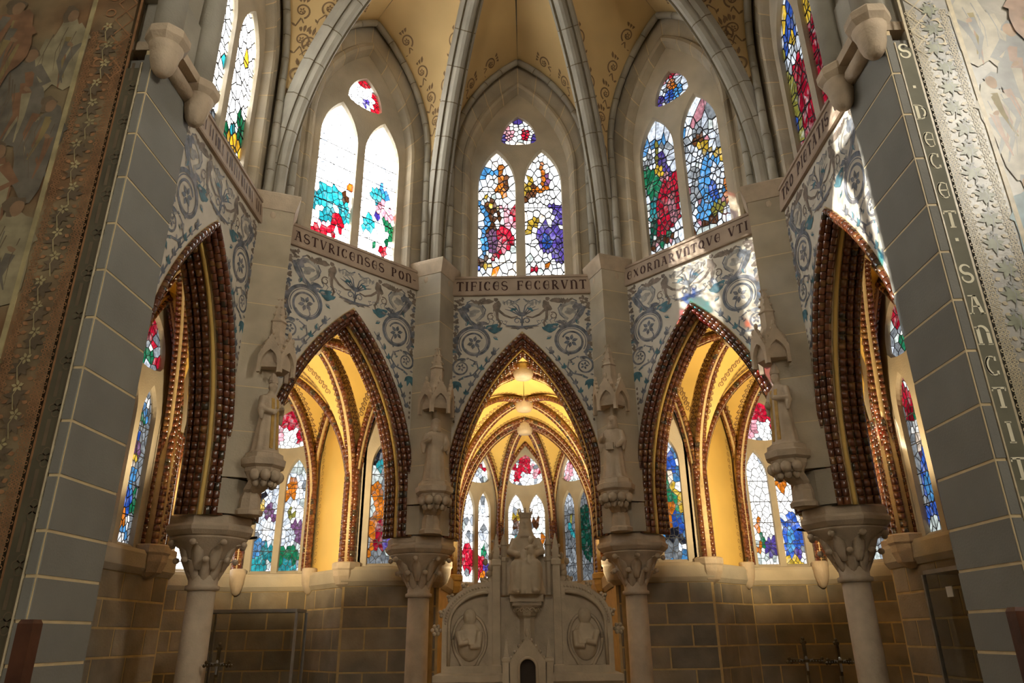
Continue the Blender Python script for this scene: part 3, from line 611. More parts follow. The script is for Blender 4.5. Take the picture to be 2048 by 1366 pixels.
# --- vault ribs
RC, RRAD, RZS = -.775, 3.425, 5.9
def rib_pt(l):   # length along rib -> r,z,tangent(r,z)
    v = RZS-5.74
    if l <= v: return RC+RRAD, 5.74+l, (0, 1)
    p = (l-v)/RRAD; return RC+RRAD*cos(p), RZS+RRAD*sin(p), (-sin(p), cos(p))
RLEN = RZS-5.74+RRAD*math.acos((-RC+.12)/RRAD)
SEC = [(-.125, .10), (-.125, .0), (-.095, -.035), (-.07, -.02), (-.06, -.045), (-.035, -.075), (0, -.088), (.035, -.075), (.06, -.045), (.07, -.02), (.095, -.035), (.125, 0), (.125, .10)]
def rib_seg(l0, l1, n, k):
    rows = []
    for i in range(n+1):
        r, z, t = rib_pt(l0+(l1-l0)*i/n); nr, nz = t[1], -t[0]
        nr, nz = (1, 0) if t[0] == 0 else (t[1], -t[0])
        rows.append([(x*k, r+q*k*nr, z+q*k*nz) for x, q in SEC])
    return MB().loft(rows)
NV = 11; me_vous = [rib_seg(RLEN*i/NV+.006, RLEN*(i+1)/NV-.006, 5, 1).mesh('voussoir', MT['rib']) for i in range(NV)]
me_core = rib_seg(0, RLEN, 44, .97).mesh('joint_bed', MT['joint'])
RIBLAB = {-2.5: 'stone vault rib beside the triumphal arch over the dim brown mural', -1.5: 'stone vault rib rising over the pier next to ASTVRICENSES and the dim mural bay', -.5: 'stone vault rib rising between the ASTVRICENSES and TIFICES windows', .5: 'stone vault rib rising between the TIFICES and EXORNARVNTQVE windows', 1.5: 'stone vault rib rising next to VTI and the DECET SANCTITV bay', 2.5: 'stone vault rib beside the triumphal arch over DECET SANCTITV'}
for q in (-2.5, -1.5, -.5, .5, 1.5, 2.5):
    a = q*STEP; root = thing('vault_rib', RIBLAB[q], 'vault rib', (0, 0, 0), -a, 'ribs of the apse vault')
    link('joint_bed', me_core, root)
    for me in me_vous: link('voussoir', me, root)
# formeret rolls and wall shafts, per bay
fm = Arch(.86, 7.3, 8.86, 0, 5.74); fs = MB(); fs2 = MB(); segs = []
NF = 12
for s in (-1, 1):
    for off, rad, dd in ((0, .042, -.02), (-.055, .028, .0)):
        a_ = Arch(.86, 7.3, 8.86, off, 5.74)
        for i in range(NF):
            l0, l1 = a_.len*i/NF+.005, a_.len*(i+1)/NF-.005
            pts = [(s*a_.at(l0+(l1-l0)*j/4)[0], RHO+dd, a_.at(l0+(l1-l0)*j/4)[1]) for j in range(5)]
            segs.append(MB().tube(pts, rad, 8).mesh('voussoir', MT['rib'], True))
        fs.tube([(s*a_.at(a_.len*j/30)[0], RHO+dd, a_.at(a_.len*j/30)[1]) for j in range(31)], rad*.9, 8)
me_fcore = fs.mesh('joint_bed', MT['joint'])
for k in BAYS:
    root = thing('wall_rib', 'pointed stone wall rib round the window '+ABOVE[k], 'wall rib', (0, 0, 0), -k*STEP, 'wall ribs of the apse vault')
    link('joint_bed', me_fcore, root)
    for me in segs: link('voussoir', me, root)

# --- vault webs with stencilled borders
ceil = thing('ceiling', 'cream plaster vault cells with brown stencilled borders', 'ceiling', (0, 0, 0), kind='structure')
def decal(mb, S, t, u, motif, du=1e-3, flip=1, off=.006, k=1.0):
    p = Vector(S(t, u)); pt = (Vector(S(min(1, t+du), u))-Vector(S(max(0, t-du), u))).normalized(); pu = Vector(S(t, min(1, u+du)))-Vector(S(t, max(0, u-du)))
    pu = (pu-pt*pu.dot(pt)); 
    if pu.length < 1e-7: return
    pu.normalize(); n = pt.cross(pu).normalized()
    if n.dot(Vector((0, 0, 1.0))-0*p) > 0: n = -n
    for kind, args in motif:
        fn = lambda x, z: tuple(p+pt*z*k+pu*x*flip*k+n*off)
        if kind == 's': stroke(mb, args[0], args[1], args[2], fn)
        elif kind == 'f': flower(mb, *args, fn)
        elif kind == 'l': leaf(mb, *args, fn)
BIG = [('s', (spiral(0, 0, .058, .018, -1.2, 1.2, 26), .014, .008)), ('f', (0, 0, .026, 5)), ('l', (-.02, .06, 1.9, .06, .012)), ('l', (.02, .065, 1.2, .06, .012)), ('l', (0, .06, 1.57, .075, .012)),
       ('s', ([(0, -.055), (-.03, -.12), (-.02, -.19), (.01, -.24)], .012, .005)), ('s', ([(.005, -.06), (.035, -.11), (.03, -.15)], .010, .004)), ('l', (-.03, -.12, 2.6, .04, .009)), ('l', (.03, -.14, .6, .04, .009))]
SMALL = [('s', (spiral(0, 0, .038, .008, -1.3, 1.35, 22), .011, .008)), ('l', (.0, .055, 1.2, .026, .009)), ('l', (-.02, .065, 1.9, .026, .009)), ('l', (.022, .06, .6, .02, .008))]
def web_S(k, s):
    a = k*STEP; ar = a+s*STEP/2; ct, st = cos(a), sin(a)
    fa = Arch(.88, 7.3, 8.88, 0, 5.9)
    def arch_x(z):
        if z <= 7.3: return .88
        return -(fa.s0-sqrt(max(0, fa.c**2-(z-7.3)**2)))
    def S(t, u):
        zr = RZS+t*(9.24-RZS); r = RC+sqrt(max(0, RRAD**2-(zr-RZS)**2)); r = max(r, 0)+.06
        p = Vector((r*sin(ar), r*cos(ar), zr+.03)); za = RZS+t*(8.88-RZS); x = s*max(0, arch_x(za)); y = RHO+.0
        q = Vector((x*ct+y*st, -x*st+y*ct, za+.02)); m = p.lerp(q, u); m.z += .10*sin(pi*u)*t
        return m
    return S
for k in BAYS:
    for s in (-1, 1):
        S = web_S(k, s); mb = MB(); NT, NU = 28, 8
        mb.loft([[tuple(S((i/NT)**.8, j/NU)) for j in range(NU+1)] for i in range(NT+1)], False, False)
        wb = mb.build('vault_web', 'cream', ceil, True)
        orn = MB()
        for i in range(6):
            t = .30+.115*i; wdt = (S(t, 1)-S(t, 0)).length
            if wdt > .2: decal(orn, S, t, min(.42, .24/wdt), BIG, flip=1, k=1.5)
            if wdt > .34 and t < .95: decal(orn, S, t+.03, max(.58, 1-.17/wdt), BIG, flip=-1, k=1.5)
        for i in range(7):
            t = .08+.03*i
            for u in (.35, .65): decal(orn, S, t, u, [('l', (0, 0, 1.57, .06, .008))])
        orn.build('stencil_border', 'ornament2', wb, fix=False)
# cell toward the triumphal arch and boss
def west(t, u, s):
    zr = RZS+t*(9.24-RZS); r = max(0, RC+sqrt(max(0, RRAD**2-(zr-RZS)**2)))+.06; ar = s*STEP*2.5
    p = Vector((r*sin(ar), r*cos(ar), zr+.03)); q = Vector((s*2.5*(1-t**1.6), -1.05, RZS+t*(9.1-RZS))); return p.lerp(q, u)
for s in (-1, 1):
    MB().loft([[tuple(west(i/16, j/4, s)) for j in range(5)] for i in range(17)], False, False).build('vault_web', 'cream', ceil, True)
bz = MB().lathe([(.02, 9.0), (.16, 9.02), (.22, 9.08), (.22, 9.2), (.14, 9.26)], 16).build('vault_boss', 'rib', ceil, True)
MB().box(-4, 4, -1.7, 4.2, 9.75, 9.9).build('light_seal_deck', 'nave', ceil)  # unseen slab added over the vault to block light leaks

# ================================================================== WINDOWS of the apse
UG = dict(c=.29, hw=.24, z0=5.645, zs=7.0, zt=7.54, thw=.235, tb=7.60, tc=7.67, tt=8.06, ohw=.625, ozs=7.10, ozt=8.43)
W4 = {}
shapes = {
 -1: [(-.6, .30, .40, .07, 'tq', 1.3), (-.95, .27, .12, .07, 'tq', .9), (-.30, .24, .16, .05, 'tq', 1.1), (-.62, .17, .17, .05, 'tq', .9), (-.38, .15, .17, .055, 'r', 1.1), (-.55, .06, .34, .045, 'r', 1.1), (-.62, .10, .10, .02, 'pk', 2.0), (-.30, .36, .09, .03, 'br', .8), (-.30, .43, .06, .02, 'o', 1.0),
      (.45, .44, .22, .05, 'tq', 1.2), (.62, .50, .12, .03, 'lb', 1.3), (.68, .37, .22, .05, 'pk', 1.6), (.52, .30, .08, .025, 'p', 1.0), (.80, .29, .16, .035, 'gr', .9), (.92, .22, .10, .05, 'gr', .7), (.30, .22, .16, .05, 'tq', 1.5), (.90, .12, .10, .04, 'r', 1.0), (.62, .09, .08, .025, 'gr', 1.0), (.9, .06, .06, .02, 'gr', .8), (.93, .6, .05, .12, 'w', 4)],
 0: [(-.72, .82, .36, .035, 'lb', .85), (-.85, .76, .2, .03, 'pw', 1.6), (-.40, .78, .07, .10, 'o', .7), (-.28, .74, .05, .08, 'br', .8), (-.85, .62, .2, .03, 'y', .9), (-.36, .66, .16, .03, 'o', 1.0), (-.62, .55, .16, .04, 'y', 1.0), (-.78, .42, .11, .16, 'br', .6), (-.90, .35, .06, .28, 'lb', 1.0), (-.72, .28, .10, .10, 'v', .6), (-.60, .52, .05, .10, 'br', .5), (-.34, .46, .16, .10, 'pk', 1.6), (-.22, .50, .07, .05, 'r', .9), (-.40, .32, .22, .06, 'r', .85), (-.50, .22, .12, .07, 'pk', 1.0), (-.56, .17, .10, .04, 'r', .8), (-.86, .15, .14, .03, 'br', .5), (-.92, .09, .11, .045, 'b', .8), (-.66, .10, .10, .02, 'y', 1.0), (-.35, .05, .18, .012, 'o', 1.0),
     (.25, .70, .16, .07, 'y', .75), (.22, .62, .12, .04, 'br', .6), (.42, .66, .10, .05, 'br', .7), (.62, .79, .06, .10, 'o', .8), (.72, .74, .05, .10, 'v', .8), (.60, .66, .22, .025, 'o', 1.0), (.55, .55, .14, .06, 'w', 3.5), (.84, .50, .17, .09, 'p', .85), (.92, .47, .06, .05, 'o', .9), (.20, .40, .15, .055, 'y', .7), (.66, .30, .34, .12, 'p', .75), (.88, .22, .15, .07, 'p', .7), (.55, .26, .12, .05, 'b', .6), (.45, .07, .09, .02, 'r', .7), (.75, .10, .10, .02, 'o', .8)],
 1: [(-.62, .80, .40, .03, 'lb', .7), (-.80, .70, .16, .05, 'gy', .6), (-.40, .66, .16, .05, 'p', .5), (-.52, .70, .03, .14, 'ol', .5), (-.82, .48, .19, .20, 'gr', .40), (-.86, .30, .14, .12, 'tq', .35), (-.48, .58, .14, .05, 'y', .6), (-.32, .60, .10, .05, 'p', .45), (-.50, .34, .30, .17, 'r', .40), (-.30, .46, .16, .08, 'r', .5), (-.62, .20, .30, .06, 'r', .42), (-.40, .28, .10, .10, 'pk', .4), (-.92, .22, .10, .08, 'dg', .3), (-.6, .10, .45, .035, 'br', .25), (-.40, .12, .10, .02, 'gr', .4), (-.7, .09, .05, .015, 'pk', .5), (-.55, .075, .04, .012, 'gr', .4), (-.55, .02, .5, .035, 'g', .95),
     (.18, .80, .12, .03, 'lb', .6), (.60, .72, .20, .06, 'gy', .7), (.55, .655, .16, .04, 'br', .5), (.62, .58, .19, .055, 'y', .55), (.35, .58, .18, .07, 'pw', .9), (.88, .50, .16, .07, 'y', .75), (.90, .34, .12, .16, 'o', .55), (.20, .36, .13, .12, 'gy', .7), (.58, .36, .30, .17, 'lb', .75), (.72, .38, .16, .10, 'pw', .95), (.42, .18, .24, .06, 'lb', .8), (.60, .27, .10, .07, 'b', .7), (.75, .16, .17, .05, 'ol', .6), (.92, .14, .09, .06, 'w', 1.0), (.55, .085, .4, .02, 'br', .3), (.55, .02, .5, .04, 'g', .95)],
 -2: [(.3, .10, .3, .10, 'gr', .4), (.7, .18, .3, .07, 'y', .6), (.8, .32, .2, .07, 'gr', .4), (.5, .22, .1, .04, 'tq', .6), (.85, .06, .2, .06, 'dg', .3), (-.5, .1, .5, .12, 'gy', .4)],
 2: [(-.55, .74, .3, .07, 'b', .5), (-.45, .68, .14, .05, 'y', .7), (-.6, .62, .2, .06, 'pw', .9), (-.5, .52, .36, .05, 'r', .5), (-.5, .25, .45, .26, 'dr', .45), (-.92, .5, .06, .4, 'ol', .4), (.5, .4, .5, .35, 'dr', .4), (.3, .7, .2, .1, 'y', .5)]}
WLAB = {-2: 'tall two-light stained glass window with panes whitened for sun glare '+ABOVE[-2], -1: 'two-light stained glass window with panes whitened for strong sunlight '+ABOVE[-1], 0: 'two-light window with purple and crimson robed figures '+ABOVE[0], 1: 'two-light window with red, green and sky blue robes '+ABOVE[1], 2: 'two-light window with a deep red robe '+ABOVE[2]}
BASE = {-2: ('w', 6.0), -1: ('w', 11.0), 0: ('w', 2.6), 1: ('pw', 1.0), 2: ('pw', .8)}  # sun-side glare is put into white panes with a stronger glow
TOPS = {-2: ('w', 4, []), -1: ('w', 5, [(0, .95, .5, .2, 'r', .9), (.85, .25, .3, .4, 'r', .9), (.7, .6, .14, .3, 'r', .9), (.1, .3, .2, .12, 'p', 1.5)]),
        0: ('w', 2.6, [(0, 1.0, .6, .2, 'p', .5), (-.95, .25, .28, .3, 'p', .5), (.95, .25, .28, .3, 'p', .5), (.3, .4, .2, .2, 'r', .9), (-.6, .5, .25, .3, 'pk', 1.6)]),
        1: ('pw', .85, [(0, 1.0, .6, .16, 'r', .5), (0, .62, .25, .2, 'o', .7), (-.9, .2, .3, .25, 'p', .4), (.2, .3, .3, .2, 'lb', .8), (-.3, .3, .3, .2, 'b', .6)]), 2: ('pw', .8, [])}
SPK = {-2: (.03, [('y', 1.5), ('tq', 1.2)]), -1: (.04, [('pw', 5)]), 0: (.12, [('fl', 1.8), ('pw', 1.5), ('g', 1.2)]), 1: (.35, [('g', .8), ('gy', .6), ('w', 1.15), ('pk', .6)]), 2: (.3, [('b', .4), ('y', .6), ('gy', .5)])}
for i, k in enumerate(BAYS):
    a = k*STEP
    window('window_%d' % (i+1), WLAB[k], ((RHO+.154)*sin(a), (RHO+.154)*cos(a), 0), -a, UG, shapes[k], BASE[k][0], BASE[k][1], TOPS[k], 100+i, 170 if abs(k) < 2 else 80, 50 if abs(k) < 2 else 16, SPK[k], SPK[k], bars=5, lead=.010 if k != -1 else .005, gm='glass' if k < 0 else 'glow_glass')

# ================================================================== AMBULATORY AND CHAPELS
ZB, ZK, ZE = 2.5, 4.86, 4.80
def spring(L): return ZE-(.72+1.05*L)
def rise(z, zs, L, H, rnd_=0.0):      # horizontal travel along a pointed (or rounded) curve at height z
    if z <= zs: return 0.0
    if rnd_: q = min(1, (z-zs)/H); e = L*(1-sqrt(max(0, 1-q*q))); return e*rnd_+(1-rnd_)*rise(z, zs, L, H)
    c = (L*L+H*H)/(2*L); return c-sqrt(max(0, c*c-(min(z, zs+H)-zs)**2))
def rib_curve(A, K):
    d = Vector((K[0]-A[0], K[1]-A[1])); L = d.length; zs = 3.25
    return lambda t: (lambda z: Vector((A[0], A[1], z))+Vector((d.x, d.y, 0))*(rise(z, zs, L, ZK-zs, .85)/L))(ZB+t*(ZK-ZB))
def edge_curve(A, B):
    d = Vector((B[0]-A[0], B[1]-A[1]))/2; L = d.length; zs = spring(L)
    return lambda t: (lambda z: Vector((A[0], A[1], z))+Vector((d.x, d.y, 0))*(rise(z, zs, L, ZE-zs, .6 if L > .7 else 0)/L))(ZB+t*(ZE-ZB))
amb = thing('ceiling', 'yellow painted ribbed vaults of the ambulatory chapels', 'ceiling', (0, 0, 0), kind='structure')
orn2 = [0]
def cell(A, B, K, deco=True):
    for P_, Q_ in ((A, B), (B, A)):
        rc, ec = rib_curve(P_, K), edge_curve(P_, Q_)
        S = lambda t, u: rc(t).lerp(ec(t), u)
        NT, NU = 22, 5
        wb = MB().loft([[tuple(S(1-(1-i/NT)**1.6, j/NU)) for j in range(NU+1)] for i in range(NT+1)], False, False).build('vault_web', 'yellow', amb, True)
        if deco:
            om = MB(); L = sum((rc((i+1)/20)-rc(i/20)).length for i in range(20)); n = int(L/.085); 
            for i in range(n):
                t = 1-(1-(i+.5)/n)**1.6
                if t < .2: continue
                wd = (S(t, 1)-S(t, 0)).length
                if wd > .14: decal(om, S, t, min(.5, .085/wd), SMALL, off=.004)
                if wd > .26: decal(om, S, t, 1-min(.5, .075/wd), SMALL, flip=-1, off=.004)
            pl_ = [S(1-(1-i/30)**1.6, min(.45, .045/max(.1, (S(1-(1-i/30)**1.6, 1)-S(1-(1-i/30)**1.6, 0)).length))) for i in range(4, 30)]
            om.tube([p-Vector((0, 0, .002)) for p in pl_], .005, 4)
            om.build('stencil_border', 'ornament', wb, fix=False)
def tiled_rib(path, name, parent, r=.033, seg=.062, off=0.036):
    """twin rolls of short glazed tiles along a curve"""
    path = [Vector(p) for p in path]; acc = [0]
    for a, b in zip(path, path[1:]): acc.append(acc[-1]+(b-a).length)
    def at(l):
        for i in range(len(path)-1):
            if l <= acc[i+1] or i == len(path)-2: return path[i].lerp(path[i+1], (l-acc[i])/max(1e-9, acc[i+1]-acc[i])), (path[i+1]-path[i]).normalized()
    mb = MB(); core = MB(); n = max(2, round(acc[-1]/seg)); L = acc[-1]/n
    side = (path[-1]-path[0]); side.z = 0; side = Vector((-side.y, side.x, 0)).normalized() if side.length > 1e-4 else Vector((1, 0, 0))
    for s in (-1, 1):
        for i in range(n):
            p, t = at((i+.5)*L); c = p+side*off*s; mb.tube([c-t*(L/2-.003), c+t*(L/2-.003)], r, 7)
    core.tube([at(acc[-1]*i/30)[0]-Vector((0, 0, -.012)) for i in range(31)], .036, 6)
    rb = mb.build(name, 'tile', parent, True); rb['kind'] = 'stuff'; core.build('tile_mortar', 'tile_back', rb, True)
    return rb
def keystone(K, name='keystone'):
    return MB().lathe([(.03, ZK-.20), (.10, ZK-.195), (.125, ZK-.15), (.125, ZK-.06), (.09, ZK+.04)], 14, (K[0], K[1], 0)).build(name, 'marble', amb, True)
K0, K2, K3 = (0, 3.39), (0, 4.78), (0, 6.05)
OCT = lambda c, r, n: [(c[0]+r/cos(pi/8)*sin(pi/4*j+pi/8), c[1]+r/cos(pi/8)*cos(pi/4*j+pi/8)) for j in n]
mx_ = lambda p, s: (p[0]*s, p[1])
Pa, Pb, Pc = (1.035, 2.62), (2.60, 1.035), (2.55, -1.035)
Q1, Q2, Q2m, Qc, Q3, Q4 = (1.02, 3.5), (2.08, 3.58), (3.58, 2.08), (3.45, 1.68), (3.45, .58), (3.45, -1.0)
R1 = (1.08, 5.6)
C1, K1, KA, KC = (3.2, 3.2), (2.36, 2.36), (1.5, 3.1), (3.02, .55)
V0 = [(1.1, 6.506), (.456, 7.15)]; V1 = [(2.744, 4.3), (3.656, 4.3), (4.3, 3.656), (4.3, 2.744)]
ribs = []
for s in (-1, 1):
    M_ = lambda p: mx_(p, s)
    for A, B, K in ((Pa, Pb, K1), (Pa, Q2, K1), (Pb, Q2m, K1), (Q2, Q2m, K1), (Pa, Q2, KA), (Pa, Q1, KA), (Q2, Q1, KA), (Pb, Pc, KC), (Pb, Qc, KC), (Qc, Q3, KC), (Q3, Q4, KC), (Pc, Q4, KC), (Pb, Q2m, (3.2, 1.6)), (Q2m, Qc, (3.2, 1.6)), (Pb, Qc, (3.2, 1.6)),
                    (Q2, Q2m, C1), (Q2, V1[0], C1), (V1[0], V1[1], C1), (V1[1], V1[2], C1), (V1[2], V1[3], C1), (V1[3], Q2m, C1), (Pa, Q1, K0), (Q1, R1, K2), (R1, V0[0], K3), (V0[0], V0[1], K3)):
        cell(M_(A), M_(B), M_(K))
    for K, As in ((K1, (Pa, Pb, Q2, Q2m)), (C1, (Q2, V1[0], V1[1], V1[2], V1[3], Q2m)), (KC, (Pb, Qc, Q3, Pc)), (K0, (Pa, Q1)), (K2, (Q1, R1)), (K3, (R1, V0[0], V0[1])), (KA, (Q2, Q1))):
        for A in As:
            A_, K_ = M_(A), M_(K); rc = rib_curve(A_, K_); d = (Vector((K_[0], K_[1], 0))-Vector((A_[0], A_[1], 0))).normalized()
            tiled_rib([rc(1-(1-i/24)**1.5)+d*.05-Vector((0, 0, .05*(i/24))) for i in range(25)], 'tiled_rib', amb)
    keystone(M_(K1)); keystone(M_(C1))
for A, B, K in (((-Pa[0], Pa[1]), Pa, K0), ((-Q1[0], Q1[1]), Q1, K0), ((-Q1[0], Q1[1]), Q1, K2), ((-R1[0], R1[1]), R1, K2), ((-R1[0], R1[1]), R1, K3), ((-V0[1][0], V0[1][1]), V0[1], K3)): cell(A, B, K)
for K in (K0, K2, K3): keystone(K)
def edge_rib(A, B, inset=0.0, zoff=-.02):
    ec1, ec2 = edge_curve(A, B), edge_curve(B, A); d = (Vector(B)-Vector(A)).normalized(); nrm = Vector((d.y, -d.x, 0))*inset
    p = [ec1(i/20)+nrm for i in range(21)]+[ec2(1-i/20)+nrm for i in range(1, 21)]; return [q+Vector((0, 0, zoff)) for q in p]
for s in (-1, 1):
    M_ = lambda p: mx_(p, s)
    for A, B in ((Q2, V1[0]), (V1[0], V1[1]), (V1[1], V1[2]), (V1[2], V1[3]), (V1[3], Q2m), (Q2, Q1), (Qc, Q3), (V0[0], V0[1]), (R1, V0[0])):
        c = Vector((C1[0], C1[1])) if A in V1 or B in V1 else Vector((0, 0)); a, b = Vector(M_(A)), Vector(M_(B)); cc = Vector((c.x*s, c.y)) if c.length else Vector((0, 1.0))
        mid = (a+b)/2; d = (cc-mid).normalized()*.045
        tiled_rib([p+Vector((d.x, d.y, 0)) for p in edge_rib(tuple(a), tuple(b))], 'tiled_rib', amb, r=.028, off=.027)
    for A, B in ((Q1, R1),): tiled_rib(edge_rib(M_(A), M_(B)), 'tiled_rib', amb, r=.028, off=.027)
for A, B in ((Q1, None), (R1, None), (V0[1], None)): tiled_rib(edge_rib((-A[0], A[1]-(.045 if A == V0[1] else 0)), (A[0], A[1]-(.045 if A == V0[1] else 0))), 'tiled_rib', amb, r=.028, off=.03)
# clustered tile shafts on the free corners
for s in (-1, 1):
    for A, nn in ((Q2, 5), (Q2m, 6), (Qc, 5), (Q1, 4), (R1, 3)):
        for j in range(nn):
            b = 2*pi*j/nn+.4; c = Vector((A[0]*s+.085*cos(b), A[1]+.085*sin(b), 0))
            mb = MB(); 
            for i in range(17): mb.tube([(c.x, c.y, 2.5+i*.064+.003), (c.x, c.y, 2.5+i*.064+.061)], .034, 7)
            q = mb.build('tiled_shaft', 'tile', amb, True); q['kind'] = 'stuff'
        MB().lathe([(.095, 2.45), (.095, 3.6)], 12, (A[0]*s, A[1], 0)).build('shaft_core', 'tile_back', amb, True)
        MB().loft([ngon(r, 8, z, (A[0]*s, A[1]), pi/8) for r, z in ((.05, 2.22), (.12, 2.27), (.155, 2.36), (.16, 2.42), (.175, 2.44), (.175, 2.50), (.15, 2.515))]).build('corbel', 'carved', amb)
    for A in V1+V0:
        MB().lathe([(.015, 2.2), (.05, 2.23), (.085, 2.33), (.095, 2.42), (.10, 2.5), (.08, 2.515)], 14, (A[0]*s*.985, A[1]*.985, 0)).build('corbel', 'carved', amb, True)
# --- walls of ambulatory and chapels
def wall_face(name, label, A, B, mode='window', cx=0.0, seed=1, ledge=True, stones=True, out=0.0):
    """A -> B seen from inside runs left to right; wall faces the inside"""
    A, B = Vector((*A, 0)), Vector((*B, 0)); d = B-A; Wd = d.length; rz = atan2(d.y, d.x); mid = (A+B)/2; n = Vector((-d.y, d.x, 0)).normalized()
    h = Wd/2; root = MB().box(-h-.02, h+.02, .004, .20, 0, 2.26).build(name, 'mortar'); root.location = mid; root.rotation_euler = (0, 0, rz); tag(root, label, 'wall', kind='structure')
    if stones: ashlar(root, -h, h, .9, 2.25, .225, .52, seed=seed)
    if ledge:
        MB().loft([[(-h-.03, y, z), (h+.03, y, z)] for y, z in ((.05, 2.235), (-.01, 2.25), (-.045, 2.30), (-.05, 2.42), (-.03, 2.455), (.10, 2.475), (.2, 2.475))], False, False).build('ledge', 'stone', root)
    if mode == 'window':
        a = Arch(.40, 3.75, 4.80, 0, 2.47).full(9); outl = [(-h-.03, 2.47)]+[(cx+x, z) for x, z in a]+[(h+.03, 2.47), (h+.03, 5.05), (-h-.03, 5.05)]
        MB().slab([outl], .05, .20).build('window_wall', 'stone', root)
    elif mode == 'blank':
        MB().box(-h-.03, h+.03, .05, .2, 2.47, 5.05).build('painted_panel', 'yellow', root)
        om = MB()
        for s in (-1, 1):
            for i in range(18): 
                z = 2.60+i*.085; fn = lambda x, zz: (x, .045, zz)
                stroke(om, [(s*(h-.075)+s*p[0], z+p[1]) for p in SMALL[0][1][0]], .007, .005, fn)
        om.build('stencil_border', 'ornament', root, fix=False)
    return root, mid, rz
CG = dict(c=.175, hw=.135, z0=2.475, zs=3.62, zt=3.95, thw=.29, tb=4.07, tc=4.16, tt=4.62, ohw=.41, ozs=3.75, ozt=4.79)
TW = ('w', 1.6, [(0, .8, .5, .3, 'r', .7), (-.6, .3, .3, .3, 'pk', 1.2), (.5, .4, .2, .3, 'r', .8), (0, .3, .3, .2, 'w', 2.2)])
TSP = (.45, [('w', 1.6), ('gy', .5), ('r', .6), ('pw', 1.0), ('g', .8)])
